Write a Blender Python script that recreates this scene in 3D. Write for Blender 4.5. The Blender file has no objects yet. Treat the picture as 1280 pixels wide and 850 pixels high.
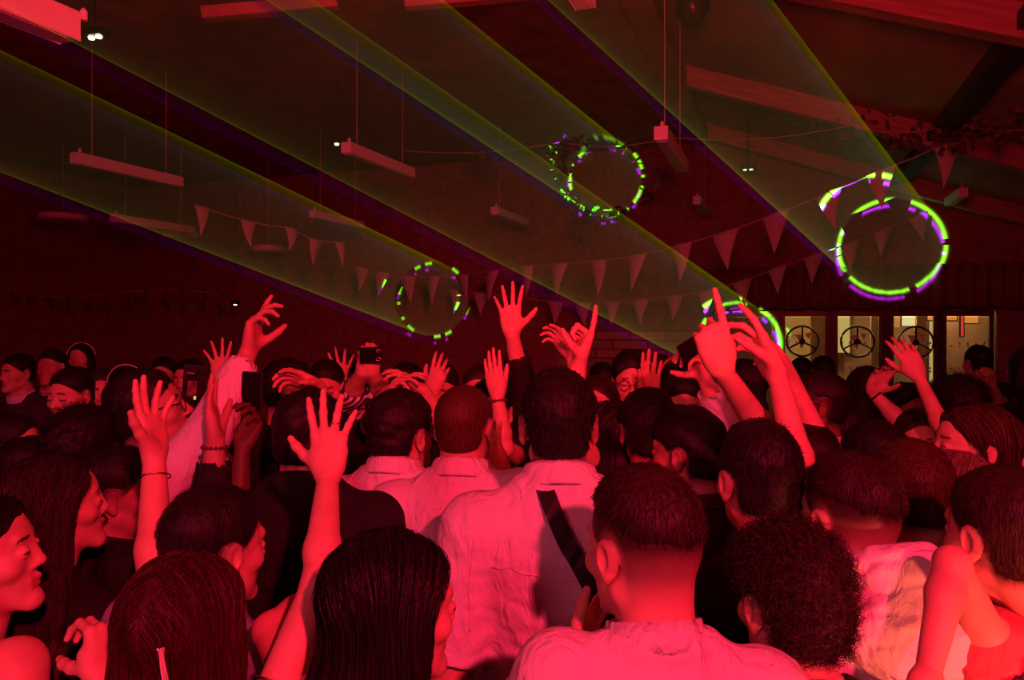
import bpy, bmesh, math, random, zlib
import numpy as np
from mathutils import Vector, Matrix, Euler
SC = bpy.context.scene
COL = SC.collection
PI = math.pi
# ------------------------------------------------------------------ camera, world, lights, exposure
F, CX, HY, CZ = 924.0, 640.0, 400.0, 2.0     # focal length in pixels of the 1280x850 frame, horizon row, camera height
def P(px, py, d):
    """world point seen at pixel (px, py) at depth d in front of the camera"""
    return Vector(((px - CX) / F * d, d, CZ + (HY - py) / F * d))
cam = bpy.data.cameras.new('camera'); camo = bpy.data.objects.new('camera', cam); COL.objects.link(camo)
cam.sensor_fit = 'HORIZONTAL'; cam.sensor_width = 36; cam.lens = 36 * F / 1280; cam.shift_y = -25 / 1280
cam.clip_start = 0.05; cam.clip_end = 200
camo.location = (0, 0, CZ); camo.rotation_euler = (PI / 2, 0, 0)
SC.camera = camo
SC.view_settings.view_transform = 'Standard'; SC.view_settings.look = 'None'
SC.view_settings.exposure = 0.0; SC.view_settings.gamma = 1.0; SC.view_settings.use_curve_mapping = False
SC.cycles.max_bounces = 5; SC.cycles.diffuse_bounces = 2; SC.cycles.glossy_bounces = 2; SC.cycles.transmission_bounces = 4
SC.cycles.volume_bounces = 0; SC.cycles.transparent_max_bounces = 12
SC.cycles.use_denoising = True; SC.cycles.sample_clamp_indirect = 3.0
W = bpy.data.worlds.new('world'); SC.world = W; W.use_nodes = True
W.node_tree.nodes['Background'].inputs[0].default_value = (1.0, 0.02, 0.10, 1)
W.node_tree.nodes['Background'].inputs[1].default_value = 0.20
def light(name, kind, loc, color, power, target=None, **kw):
    l = bpy.data.lights.new(name, kind); l.color = color; l.energy = power
    for k, v in kw.items(): setattr(l, k, v)
    o = bpy.data.objects.new(name, l); COL.objects.link(o); o.location = loc
    if target is not None: o.rotation_euler = (Vector(target) - Vector(loc)).to_track_quat('-Z', 'Y').to_euler()
    return o
RED = (1.0, 0.022, 0.078); PURE = (1.0, 0.015, 0.025); MAG = (1.0, 0.13, 0.27)
light('stage_flood', 'SPOT', (0.80, -1.40, 3.0), RED, 510, (0.05, 1.4, 1.40), spot_size=1.28, spot_blend=.9, shadow_soft_size=.06)
light('left_fill', 'SPOT', (-1.9, -2.2, 3.1), MAG, 115, (-0.8, 1.8, 1.4), spot_size=1.5, spot_blend=.8, shadow_soft_size=.5)  # added pink fill from behind left; no such lamp is seen
light('low_stage_lamp', 'SPOT', (0.98, 0.42, 1.12), (1.0, 0.11, 0.06), 60, (0.80, 1.6, 1.30), spot_size=1.25, spot_blend=.9, shadow_soft_size=.06)
light('ceiling_fill', 'SPOT', (0.2, 0.6, 2.6), (1, .02, .04), 250, (0.0, 3.2, 4.2), spot_size=2.6, spot_blend=1, shadow_soft_size=.3)  # added upward fill to brighten the ceiling, not a fixture of the hall

# ------------------------------------------------------------------ small helpers
def tag(o, label=None, cat=None, group=None, kind=None):
    if label: o['label'] = label
    if cat: o['category'] = cat
    if group: o['group'] = group
    if kind: o['kind'] = kind
    return o
def empty(name, loc=(0, 0, 0), rz=0.0, label=None, cat=None, group=None):
    o = bpy.data.objects.new(name, None); COL.objects.link(o); o.location = loc; o.rotation_euler = (0, 0, rz)
    o.empty_display_size = .05
    return tag(o, label, cat, group)
def mesh_obj(name, V, Fc, mat, parent=None, smooth=True, attr=None):
    """V (n,3) array, Fc list of tuples or (m,k) array -> one mesh object"""
    me = bpy.data.meshes.new(name)
    V = np.asarray(V, dtype=np.float32).reshape(-1, 3)
    if isinstance(Fc, np.ndarray):
        m, k = Fc.shape
        me.vertices.add(len(V)); me.vertices.foreach_set('co', V.ravel())
        me.loops.add(m * k); me.loops.foreach_set('vertex_index', Fc.astype(np.int32).ravel())
        me.polygons.add(m); me.polygons.foreach_set('loop_start', (np.arange(m) * k).astype(np.int32))
        me.update(calc_edges=True)
    else:
        me.from_pydata(V.tolist(), [], [tuple(int(i) for i in f) for f in Fc]); me.update()
    me.polygons.foreach_set('use_smooth', np.full(len(me.polygons), smooth))
    if attr is not None:
        a = me.color_attributes.new('mask', 'FLOAT_COLOR', 'POINT')
        c = np.ones((len(V), 4), dtype=np.float32); c[:, :3] = attr
        a.data.foreach_set('color', c.ravel())
    me.materials.append(mat)
    o = bpy.data.objects.new(name, me); COL.objects.link(o)
    if parent is not None: o.parent = parent
    return o
class MB:
    """collects simple shapes into one mesh"""
    def __init__(s): s.v = []; s.f = []
    def add(s, vs, fs):
        n = len(s.v); s.v += [tuple(v) for v in vs]; s.f += [tuple(i + n for i in f) for f in fs]; return s
    def box(s, c, size, M=None, bev=0.0):
        hx, hy, hz = [a / 2 for a in size]
        bm = bmesh.new(); bmesh.ops.create_cube(bm, size=1)
        for v in bm.verts: v.co = Vector((v.co.x * 2 * hx, v.co.y * 2 * hy, v.co.z * 2 * hz))
        if bev: bmesh.ops.bevel(bm, geom=bm.edges[:], offset=bev, segments=2, affect='EDGES', profile=.5)
        vs = [Vector(c) + ((M @ v.co) if M else v.co) for v in bm.verts]; bm.verts.index_update()
        s.add(vs, [[v.index for v in f.verts] for f in bm.faces]); bm.free(); return s
    def tube(s, pts, r, n=8, caps=True):
        pts = [Vector(p) for p in pts]; rings = []
        r = r if isinstance(r, (list, tuple)) else [r] * len(pts)
        up = Vector((0, 0, 1))
        for i, p in enumerate(pts):
            t = (pts[min(i + 1, len(pts) - 1)] - pts[max(i - 1, 0)]).normalized()
            a = t.cross(up) if abs(t.dot(up)) < .95 else t.cross(Vector((1, 0, 0)))
            a.normalize(); b = t.cross(a)
            rings.append([p + (a * math.cos(2 * PI * k / n) + b * math.sin(2 * PI * k / n)) * r[i] for k in range(n)])
        vs = [v for rg in rings for v in rg]; fs = []
        for i in range(len(pts) - 1):
            for k in range(n): fs.append((i * n + k, i * n + (k + 1) % n, (i + 1) * n + (k + 1) % n, (i + 1) * n + k))
        if caps: fs.append(tuple(range(n - 1, -1, -1))); fs.append(tuple((len(pts) - 1) * n + k for k in range(n)))
        return s.add(vs, fs)
    def torus(s, c, R, r, M=None, n=40, m=8, a0=0, a1=2 * PI):
        pts = []
        for i in range(n + 1):
            a = a0 + (a1 - a0) * i / n; q = Vector((R * math.cos(a), 0, R * math.sin(a)))
            pts.append(Vector(c) + ((M @ q) if M else q))
        return s.tube(pts, r, m, caps=(a1 - a0) < 2 * PI - .01)
    def lathe(s, c, prof, n=24, M=None):
        vs = []; fs = []
        for (r, z) in prof:
            for k in range(n):
                q = Vector((r * math.cos(2 * PI * k / n), r * math.sin(2 * PI * k / n), z)); vs.append(Vector(c) + ((M @ q) if M else q))
        for i in range(len(prof) - 1):
            for k in range(n): fs.append((i * n + k, i * n + (k + 1) % n, (i + 1) * n + (k + 1) % n, (i + 1) * n + k))
        fs.append(tuple(range(n - 1, -1, -1))); fs.append(tuple((len(prof) - 1) * n + k for k in range(n)))
        return s.add(vs, fs)
    def build(s, name, mat, parent=None, smooth=False):
        return mesh_obj(name, s.v, s.f, mat, parent, smooth)

# ------------------------------------------------------------------ materials
def newmat(name):
    m = bpy.data.materials.new(name); m.use_nodes = True
    nt = m.node_tree; return m, nt, nt.nodes['Principled BSDF']
def link(nt, a, b): nt.links.new(a, b)
MATS = {}
def plain(name, col, rough=.6, metal=0, spec=.4, bump=0, scale=60, var=.0, stretch=None):
    key = name
    if key in MATS: return MATS[key]
    m, nt, b = newmat(name)
    b.inputs['Base Color'].default_value = (*col, 1); b.inputs['Roughness'].default_value = rough
    b.inputs['Metallic'].default_value = metal; b.inputs['Specular IOR Level'].default_value = spec
    if bump or var:
        tc = nt.nodes.new('ShaderNodeTexCoord'); mp = nt.nodes.new('ShaderNodeMapping')
        link(nt, tc.outputs['Object'], mp.inputs[0])
        if stretch: mp.inputs['Scale'].default_value = stretch
        n = nt.nodes.new('ShaderNodeTexNoise'); n.inputs['Scale'].default_value = scale; n.inputs['Detail'].default_value = 4
        link(nt, mp.outputs[0], n.inputs['Vector'])
        if bump:
            bp = nt.nodes.new('ShaderNodeBump'); bp.inputs['Strength'].default_value = bump; bp.inputs['Distance'].default_value = .01
            link(nt, n.outputs[0], bp.inputs['Height']); link(nt, bp.outputs[0], b.inputs['Normal'])
        if var:
            r = nt.nodes.new('ShaderNodeValToRGB'); r.color_ramp.elements[0].position = .3; r.color_ramp.elements[1].position = .7
            r.color_ramp.elements[0].color = (*[c * (1 - var) for c in col], 1); r.color_ramp.elements[1].color = (*[min(1, c * (1 + var)) for c in col], 1)
            link(nt, n.outputs[0], r.inputs[0]); link(nt, r.outputs[0], b.inputs['Base Color'])
    MATS[key] = m; return m
def glow(name, col, strength):
    if name in MATS: return MATS[name]
    m, nt, b = newmat(name); b.inputs['Base Color'].default_value = (0, 0, 0, 1)
    b.inputs['Emission Color'].default_value = (*col, 1); b.inputs['Emission Strength'].default_value = strength
    MATS[name] = m; return m
def brick_mat():
    m, nt, b = newmat('pale_stone_courses')
    tc = nt.nodes.new('ShaderNodeTexCoord'); mp = nt.nodes.new('ShaderNodeMapping'); mp.inputs['Rotation'].default_value = (PI / 2, 0, 0)
    br = nt.nodes.new('ShaderNodeTexBrick'); link(nt, tc.outputs['Object'], mp.inputs[0]); link(nt, mp.outputs[0], br.inputs['Vector'])
    br.inputs['Scale'].default_value = 1.0; br.inputs['Brick Width'].default_value = .42; br.inputs['Row Height'].default_value = .11
    br.inputs['Mortar Size'].default_value = .008
    br.inputs['Color1'].default_value = (.55, .42, .28, 1); br.inputs['Color2'].default_value = (.36, .25, .17, 1); br.inputs['Mortar'].default_value = (.12, .08, .05, 1)
    link(nt, br.outputs[0], b.inputs['Base Color']); b.inputs['Roughness'].default_value = .9
    bp = nt.nodes.new('ShaderNodeBump'); bp.inputs['Strength'].default_value = .6; bp.inputs['Distance'].default_value = .02; bp.invert = True
    link(nt, br.outputs['Fac'], bp.inputs['Height']); link(nt, bp.outputs[0], b.inputs['Normal'])
    return m
def glass_mat():
    m, nt, b = newmat('door_glass'); b.inputs['Roughness'].default_value = .03
    b.inputs['Base Color'].default_value = (.8, .8, .75, 1); b.inputs['IOR'].default_value = 1.45
    tr = nt.nodes.new('ShaderNodeBsdfTransparent'); tr.inputs[0].default_value = (.82, .84, .78, 1)
    mx = nt.nodes.new('ShaderNodeMixShader'); mx.inputs[0].default_value = .12
    out = nt.nodes['Material Output']; link(nt, tr.outputs[0], mx.inputs[1]); link(nt, b.outputs[0], mx.inputs[2]); link(nt, mx.outputs[0], out.inputs[0])
    return m
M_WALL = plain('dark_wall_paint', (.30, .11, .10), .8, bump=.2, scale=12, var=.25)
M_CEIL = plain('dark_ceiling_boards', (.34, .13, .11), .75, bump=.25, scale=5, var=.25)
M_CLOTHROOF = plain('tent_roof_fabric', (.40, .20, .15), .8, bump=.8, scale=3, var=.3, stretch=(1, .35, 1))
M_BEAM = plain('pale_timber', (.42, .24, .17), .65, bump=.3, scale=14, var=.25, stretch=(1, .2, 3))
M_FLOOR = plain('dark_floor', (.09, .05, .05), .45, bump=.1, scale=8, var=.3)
M_DARKMETAL = plain('dark_frame_metal', (.05, .03, .03), .4, .4)
M_WHITE = plain('white_painted_metal', (.85, .83, .83), .45, var=.04, scale=9)
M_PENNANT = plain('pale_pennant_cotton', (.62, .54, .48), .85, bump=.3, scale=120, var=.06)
M_LEAF = plain('garland_leaves', (.13, .12, .06), .6, var=.5, scale=20)
M_CORD = plain('thin_cord', (.5, .42, .4), .7)
M_CURTAIN = plain('dark_valance_cloth', (.22, .08, .06), .85, bump=.4, scale=40, var=.2)
M_GLASS = glass_mat()
def RM(U, V, z=0.0): return Vector((U * .342 + V * .9397, U * .9397 - V * .342, z))
RROT = Matrix.Rotation(-math.radians(20), 4, 'Z'); R3 = RROT.to_3x3()      # local x = lateral V, local y = depth U
def roof_z(V): return 4.05 if V < -.87 else 4.15 - .364 * (V + .87)
def pix_on(px, U):   # (V, depth) where the vertical plane at room depth U is seen at column px
    u = (px - CX) / F; d = U / (.342 * u + .9397); return (u * d * .9397 - d * .342), d

# ------------------------------------------------------------------ room shell
BW = 8.8; VL, VR = -9.6, 3.3; UN = -3.2
def slab(name, corners, th, mat, kind='structure', parent=None):
    """a flat slab: four corners (one face) thickened along its normal"""
    c = [Vector(p) for p in corners]; n = (c[1] - c[0]).cross(c[2] - c[0]).normalized() * th
    vs = c + [p + n for p in c]
    o = mesh_obj(name, vs, [(0, 1, 2, 3), (7, 6, 5, 4), (0, 4, 5, 1), (1, 5, 6, 2), (2, 6, 7, 3), (3, 7, 4, 0)], mat, parent, False)
    if kind: o['kind'] = kind
    return o
slab('floor', [RM(UN, VL), RM(UN, VR), RM(13, VR), RM(13, VL)], -.1, M_FLOOR)
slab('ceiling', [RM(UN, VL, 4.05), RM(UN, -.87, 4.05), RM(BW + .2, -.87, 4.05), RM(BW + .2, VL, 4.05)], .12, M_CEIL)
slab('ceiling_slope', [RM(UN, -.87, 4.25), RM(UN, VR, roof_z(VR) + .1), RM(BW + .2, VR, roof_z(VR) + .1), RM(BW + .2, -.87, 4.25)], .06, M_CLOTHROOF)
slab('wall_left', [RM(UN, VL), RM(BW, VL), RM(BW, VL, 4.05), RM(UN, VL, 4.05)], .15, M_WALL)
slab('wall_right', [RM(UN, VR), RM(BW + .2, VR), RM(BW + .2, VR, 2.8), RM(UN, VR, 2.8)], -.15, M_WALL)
# back wall in pieces round the door opening
VA = pix_on(893, BW)[0]; VB = pix_on(1246, BW)[0]; VS = pix_on(700, BW)[0]; ZD = 2.10
slab('wall_back', [RM(BW, VL), RM(BW, VS), RM(BW, VS, 4.1), RM(BW, VL, 4.1)], -.2, M_WALL)
slab('wall_back_above_stone', [RM(BW, VS, 1.88), RM(BW, VA - .08, 1.88), RM(BW, VA - .08, 4.15), RM(BW, VS, 4.15)], -.2, M_WALL)
o = mesh_obj('wall_back_stone', [(-1, 0, 0), (1, 0, 0), (1, .25, 0), (-1, .25, 0), (-1, 0, 1.88), (1, 0, 1.88), (1, .25, 1.88), (-1, .25, 1.88)],
    [(0, 1, 5, 4), (1, 2, 6, 5), (2, 3, 7, 6), (3, 0, 4, 7), (4, 5, 6, 7), (3, 2, 1, 0)], brick_mat(), None, False)
hw = (VA - .08 - VS) / 2
for v in o.data.vertices: v.co.x *= hw
o.location = RM(BW - .05, VS + hw); o.rotation_euler = RROT.to_euler(); o['kind'] = 'structure'
slab('wall_back_gable', [RM(BW, VA - .08, ZD), RM(BW, VR, ZD), RM(BW, VR, roof_z(VR) + .12), RM(BW, VA - .08, roof_z(VA) + .1)], -.2, M_WALL)
slab('wall_back_right', [RM(BW, VB), RM(BW, VR), RM(BW, VR, ZD), RM(BW, VB, ZD)], -.2, M_WALL)
slab('trim_1', [RM(BW - .03, VA - .14), RM(BW - .03, VA), RM(BW - .03, VA, ZD + .02), RM(BW - .03, VA - .14, ZD + .02)], -.24, M_DARKMETAL)

# lobby behind the glass doors
M_LOBBY = plain('lobby_beige_wall', (.62, .44, .24), .7, var=.15, scale=3)
M_LOBBYD = plain('lobby_brown_panel', (.20, .12, .08), .6, var=.2, scale=4)
slab('wall_lobby_back', [RM(11.6, VA - 1.2), RM(11.6, VR + .8), RM(11.6, VR + .8, 2.5), RM(11.6, VA - 1.2, 2.5)], -.1, M_LOBBY)
slab('wall_lobby_left', [RM(BW + .21, VA - .5), RM(11.6, VA - .5), RM(11.6, VA - .5, 2.5), RM(BW + .21, VA - .5, 2.5)], .1, M_LOBBY)
slab('wall_lobby_right', [RM(BW + .21, VR), RM(11.6, VR), RM(11.6, VR, 2.5), RM(BW + .21, VR, 2.5)], -.1, M_LOBBY)
slab('ceiling_lobby', [RM(BW + .2, VA - 1.2, 2.45), RM(BW + .2, VR + .8, 2.45), RM(11.7, VR + .8, 2.45), RM(11.7, VA - 1.2, 2.45)], .1, M_LOBBY)
for i, (px, U, w, hgt, col) in enumerate([(958, 10.2, .30, 2.3, M_LOBBYD), (1026, 9.7, .22, 2.4, M_LOBBY), (1096, 9.9, .12, 2.4, M_LOBBYD), (1152, 9.6, .10, 2.4, M_LOBBY), (1215, 10.9, .7, 2.1, M_LOBBYD), (925, 11.3, .7, 2.2, M_LOBBYD), (1080, 11.3, .5, 2.2, M_LOBBYD), (1124, 11.3, .35, 1.9, M_LOBBYD)]):
    V, _ = pix_on(px, U); slab('trim_%d' % (i + 2), [RM(U, V - w / 2), RM(U, V + w / 2), RM(U, V + w / 2, hgt), RM(U, V - w / 2, hgt)], -.12, col)
light('lobby_glow', 'POINT', RM(9.9, pix_on(1040, 9.9)[0], 2.25), (1.0, .72, .30), 55, shadow_soft_size=.15)
light('lobby_light_far', 'POINT', RM(10.6, pix_on(1180, 10.6)[0], 2.25), (1.0, .62, .28), 36, shadow_soft_size=.15)
def lobby_lit_panel(px, py, U, w, h, mat, label, cat, name):
    V, d = pix_on(px, U); z = CZ + (HY - py) / F * d
    r = empty(name, RM(U, V, z), -math.radians(20), label, cat)
    MB().box((0, 0, 0), (w + .03, .05, h + .03), bev=.006).build('housing', M_DARKMETAL, r)
    MB().box((0, -.03, 0), (w, .02, h)).build('lit_face', mat, r)
GY = glow('yellow_lit_panel', (1.0, .72, .22), .75); GO = glow('orange_lit_panel', (1.0, .35, .07), 1.1)
GR = glow('red_lit_strip', (1.0, .06, .04), 1.1); GC = glow('cream_screen', (1.0, .88, .45), 1.3)
lobby_lit_panel(942, 408, 10.9, .10, .52, GY, 'tall narrow glowing panel for a yellow-lit wall strip behind the wheel glass of the first door', 'light', 'lit_strip')  # strip of wall lit yellow, its light put into a glowing face
lobby_lit_panel(1052, 417, 11.1, .20, .52, GY, 'broad glowing panel for a yellow-lit wall part behind the second glass door', 'light', 'lobby_glow')  # lit wall again, brightness given as emission
lobby_lit_panel(1138, 401, 10.6, .20, .13, GC, 'small cream lit screen behind the third glass door', 'screen', 'lit_screen')
lobby_lit_panel(1166, 395, 10.2, .12, .10, GO, 'orange lit sign beside the dark mullion, first of the three', 'sign', 'lit_sign')
lobby_lit_panel(1189, 395, 10.2, .10, .10, GO, 'orange lit sign in the middle of the three', 'sign', 'lit_sign')
lobby_lit_panel(1213, 397, 10.2, .15, .13, GO, 'widest orange lit sign beside the red light strip', 'sign', 'lit_sign')
lobby_lit_panel(1202, 404, 10.1, .025, .30, GR, 'thin vertical red light strip under the orange signs', 'light', 'lit_strip')
lobby_lit_panel(1233, 391, 10.2, .09, .03, GC, 'tiny white ceiling light at the far end of the lobby', 'light', 'ceiling_light')
lobby_lit_panel(1168, 437, 11.2, .13, .85, GY, 'tall pale yellow lit doorway panel behind the third glass door', 'light', 'lobby_glow')

# glass doors
def glass_door(idx, px0, px1, ring_px=None):
    V0, V1 = pix_on(px0, BW)[0], pix_on(px1, BW)[0]; w = V1 - V0; fr = .045
    r = empty('door_%d' % idx, RM(BW + .06, (V0 + V1) / 2), -math.radians(20)); r['kind'] = 'structure'
    m = MB()
    m.box((-w / 2 + fr / 2, 0, ZD / 2), (fr, .06, ZD), bev=.005).box((w / 2 - fr / 2, 0, ZD / 2), (fr, .06, ZD), bev=.005)
    m.box((0, 0, ZD - .03), (w - 2 * fr, .06, .06)).box((0, 0, .06), (w - 2 * fr, .06, .12))
    m.build('door_frame', plain('bronze_door_frame', (.10, .05, .03), .4, .3, bump=.1, scale=30), r)
    MB().box((0, 0, ZD / 2 + .03), (w - 2 * fr, .012, ZD - .2)).build('glass_pane', M_GLASS, r)
    d = MB()
    for z in (1.755, 1.725, 1.49, 1.455):
        k = int((w - .16) / .075)
        for i in range(k + 1):
            if (i * 7 + idx + int(z * 100)) % 6 == 0: continue
            d.lathe((-w / 2 + .09 + i * .075, -.007, z), [(.012, 0), (.012, .004)], 8, Matrix.Rotation(PI / 2, 3, 'X'))
    d.build('safety_dots', plain('frosted_dots', (.85, .75, .45), .6), r)
    if ring_px:
        cx = pix_on(ring_px, BW)[0] - (V0 + V1) / 2; g = MB(); g.torus((cx, -.05, 1.765), .165, .011)
        for a in (PI / 2, PI * 7 / 6, PI * 11 / 6):
            g.tube([(cx, -.05, 1.765), (cx + .16 * math.cos(a), -.05, 1.765 + .16 * math.sin(a))], .010, 6)
        g.lathe((cx, -.05, 1.765), [(.03, -.012), (.03, .012)], 12, Matrix.Rotation(PI / 2, 3, 'X'))
        g.tube([(cx - .1, -.05, 1.765 + .13), (cx - .1, 0, 1.765 + .13)], .008, 6); g.tube([(cx + .1, -.05, 1.765 - .13), (cx + .1, 0, 1.765 - .13)], .008, 6)
        g.build('door_handle', plain('dark_wheel_handle', (.05, .035, .03), .4, .5), r, True)
        t = MB()
        for (ax, az, s_) in ((-.03, .02, 1), (.05, .05, .8), (-.01, -.06, .7)):
            t.add([(cx + ax * 1.2 - .035 * s_, -.009, 1.765 + az + .05 * s_), (cx + ax * 1.2 + .04 * s_, -.009, 1.765 + az + .05 * s_), (cx + ax * 1.2 + .01 * s_, -.009, 1.765 + az - .045 * s_)], [(0, 2, 1)])
        t.build('glass_emblem', plain('pale_glass_vinyl', (.9, .85, .55), .5), r)
    return r
glass_door(1, 894, 974); dsp = glass_door(2, 976, 1037, 1003); glass_door(3, 1042, 1105, 1072); glass_door(4, 1112, 1174, 1145); glass_door(5, 1178, 1244)
for i, (a_, b_) in enumerate([(974, 976), (1037, 1042), (1105, 1112), (1174, 1178)]):
    va_, vb_ = pix_on(a_, BW)[0] - .01, pix_on(b_, BW)[0] + .01
    slab('trim_mullion', [RM(BW - .01, va_), RM(BW - .01, vb_), RM(BW - .01, vb_, ZD), RM(BW - .01, va_, ZD)], -.14, M_DARKMETAL)
MB().box((0, .04, 1.62), (.52, .03, .80), bev=.01).build('door_panel', plain('grey_brown_poster_panel', (.33, .26, .18), .7, var=.15, scale=4), bpy.data.objects['door_1'])
def text_part(txt, size, loc, mat, parent, name='glass_lettering'):
    cu = bpy.data.curves.new(name, 'FONT'); cu.body = txt; cu.size = size; cu.extrude = .001; cu.align_x = 'LEFT'
    o = bpy.data.objects.new(name, cu); COL.objects.link(o); o.parent = parent; o.location = loc; o.rotation_euler = (PI / 2, 0, 0); cu.materials.append(mat)
    return o
text_part('HOMME', .055, (-.235, -.012, 1.80), MATS['pale_glass_vinyl'], dsp)
text_part('S T A', .065, (-.235, -.012, 1.70), MATS['pale_glass_vinyl'], dsp)

# valance over the doors
def valance():
    V0, V1 = VA - .1, VR - .02; n = 150; vs = []; fs = []
    for i in range(n + 1):
        V = V0 + (V1 - V0) * i / n; dp = .03 * math.sin(i * 1.3) + .012 * math.sin(i * .37)
        zt = 2.56 + .02 * abs(math.sin(i * .35)); zb = 2.12 + .012 * math.sin(i * .5)
        for z in (zb, (zb + zt) / 2, zt):
            for th in (0, .01): vs.append(RM(BW - .22 + dp + th, V, z))
    for i in range(n):
        a, b = i * 6, (i + 1) * 6
        for k in (0, 2): fs += [(a + k, b + k, b + k + 2, a + k + 2), (a + k + 1, a + k + 3, b + k + 3, b + k + 1)]
        fs += [(a, a + 1, b + 1, b), (a + 4, b + 4, b + 5, a + 5)]
    o = mesh_obj('valance', vs, fs, M_CURTAIN); tag(o, 'dark pleated cloth valance hanging above the glass doors', 'valance')
valance()

# rafters, tie beam, purlin
def beam(name, a, b, w, h, mat, sub=1):
    a, b = Vector(a), Vector(b); y = (b - a).normalized(); x = y.cross(Vector((0, 0, 1))).normalized(); z = x.cross(y)
    L = (b - a).length; M = Matrix((x, y, z)).transposed()
    o = MB().box((0, 0, 0), (w, L, h), bev=.008).build(name, mat); o.location = (a + b) / 2; o.rotation_euler = M.to_euler(); o['kind'] = 'structure'; return o
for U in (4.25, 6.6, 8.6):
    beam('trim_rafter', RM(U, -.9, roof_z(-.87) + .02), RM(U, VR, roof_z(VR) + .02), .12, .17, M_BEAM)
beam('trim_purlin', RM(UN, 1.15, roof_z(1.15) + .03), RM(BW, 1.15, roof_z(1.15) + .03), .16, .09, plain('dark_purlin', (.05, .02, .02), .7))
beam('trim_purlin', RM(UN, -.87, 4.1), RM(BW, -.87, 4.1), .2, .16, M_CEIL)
beam('trim_tie', P(253, 18, 3.55), P(422, 3, 3.63), .07, .06, M_CEIL); beam('trim_tie', P(505, 4, 3.70), P(665, -9, 3.78), .07, .06, M_BEAM)  # left piece takes the darker boards colour in place of weaker light
for U in (): beam('trim_joist', RM(U, VL, 3.99), RM(U, -.9, 3.99), .12, .14, M_CEIL)

# ------------------------------------------------------------------ hanging fixtures
def linear_fixture(px, py, d, L, label, s=.08, wires=((.15, 1), (.85, 1)), rz=-20.0):
    p = P(px, py, d); r = empty('linear_pendant', p, math.radians(rz), label, 'ceiling light', 'white square-section lights on wires')
    m = MB(); m.box((0, L / 2, 0), (s, L, s), bev=.004); m.build('housing', M_WHITE, r)
    MB().box((0, L / 2, -s / 2 - .002), (s * .7, L * .94, .006)).build('diffuser', plain('frosted_diffuser', (.7, .66, .64), .5), r)
    top = 4.05 - p.z
    for t, _ in wires: MB().tube([(0, L * t, s / 2), (0, L * t, max(.3, top))], .0035, 5).build('suspension_wire', M_CORD, r)
    MB().lathe((0, .05, s / 2), [(.012, 0), (.012, .03), (.004, .04)], 8).build('cap', M_WHITE, r)
    return r
linear_fixture(87, 35, 2.35, -1.1 if False else -1.1, 'bright white square-section light nearest the camera, top left corner', .085)
linear_fixture(92, 197, 5.3, 1.0, 'white square-section light on a long wire over the left crowd')
linear_fixture(432, 184, 5.3, 1.0, 'white square-section light hanging above the raised pointing hand')
linear_fixture(826, 166, 4.2, 1.0, 'white square-section light seen end on above the centre')
linear_fixture(618, 263, 7.6, 1.0, 'small far square-section light hanging above the tallest raised palm')
linear_fixture(871, 250, 7.4, .9, 'small far square-section light beneath the long garland cable')
linear_fixture(1204, 240, 6.6, .6, 'small square-section light under the slope at the right end of the bunting')
linear_fixture(390, 267, 7.9, 1.0, 'faint far square-section light above the left end of the bunting')
linear_fixture(140, 272, 7.6, 1.1, 'faint far square-section light next to the round pendant lamps')
linear_fixture(732, -2, 2.9, -.9, 'white square-section light cut off by the top edge near the centre')
def disc_lamp(px, py, d, rad, label):
    p = P(px, py, d); r = empty('disc_pendant', p, 0, label, 'ceiling light', 'round pendant lamps over the left side')
    MB().lathe((0, 0, -.04), [(rad * .9, 0), (rad, .02), (rad, .07), (rad * .85, .085)], 32).build('shade', M_WHITE, r, False)
    MB().tube([(0, 0, .04), (0, 0, 4.05 - p.z)], .004, 5).build('cord', M_CORD, r)
disc_lamp(79, 272, 8.6, .26, 'round flat pendant lamp farthest to the left, the larger one')
disc_lamp(225, 294, 9.2, .22, 'round flat pendant lamp right of the larger one')
disc_lamp(335, 311, 9.6, .20, 'faint round flat pendant lamp nearest the bunting')
def spot_lamp(px, py, d, n, power, label, z=None):
    p = P(px, py, d); r = empty('ceiling_spotlight', p, -math.radians(20), label, 'spotlight')
    MB().box((0, 0, .02), (.16 * n / 2, .10, .05), bev=.008).build('housing', M_DARKMETAL, r)
    MB().tube([(0, 0, .03), (0, 0, max(.1, 4.05 - p.z))], .006, 6).build('rod', M_DARKMETAL, r)
    for k in range(n):
        MB().lathe(((k - (n - 1) / 2) * .06, 0, -.01), [(.016, -.006), (.02, .006)], 12).build('bulb', glow('warm_white_bulb_%g' % power, (1, .85, .5), power), r)
spot_lamp(119, 45, 4.6, 2, 9, 'twin spotlight glowing white near the top left corner')
spot_lamp(421, 179, 6.2, 1, 4, 'small spotlight glowing beside the end of a hanging light')
spot_lamp(294, 380, 9.3, 1, 6, 'small white light glowing in the dark beside the raised pointing hand')
spot_lamp(303, 80, 6.0, 1, .8, 'faint pinpoint light on the dark ceiling')
spot_lamp(935, 211, 7.6, 2, 1.2, 'tiny twin spotlight below the garland cable')

# balloon near top edge
p = P(866, 12, 4.6); r = empty('hanging_balloon', p, 0, 'dark rounded balloon hanging at the top edge right of centre', 'balloon')
MB().lathe((0, 0, 0), [(.004, -.115), (.03, -.10), (.075, -.055), (.10, .0), (.10, .04), (.08, .085), (.04, .115), (.005, .125)], 24).build('balloon', plain('dark_balloon', (.06, .02, .03), .25), r, True)
MB().tube([(0, 0, .12), (0, 0, 4.05 - p.z)], .003, 5).build('string', M_CORD, r)

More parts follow.
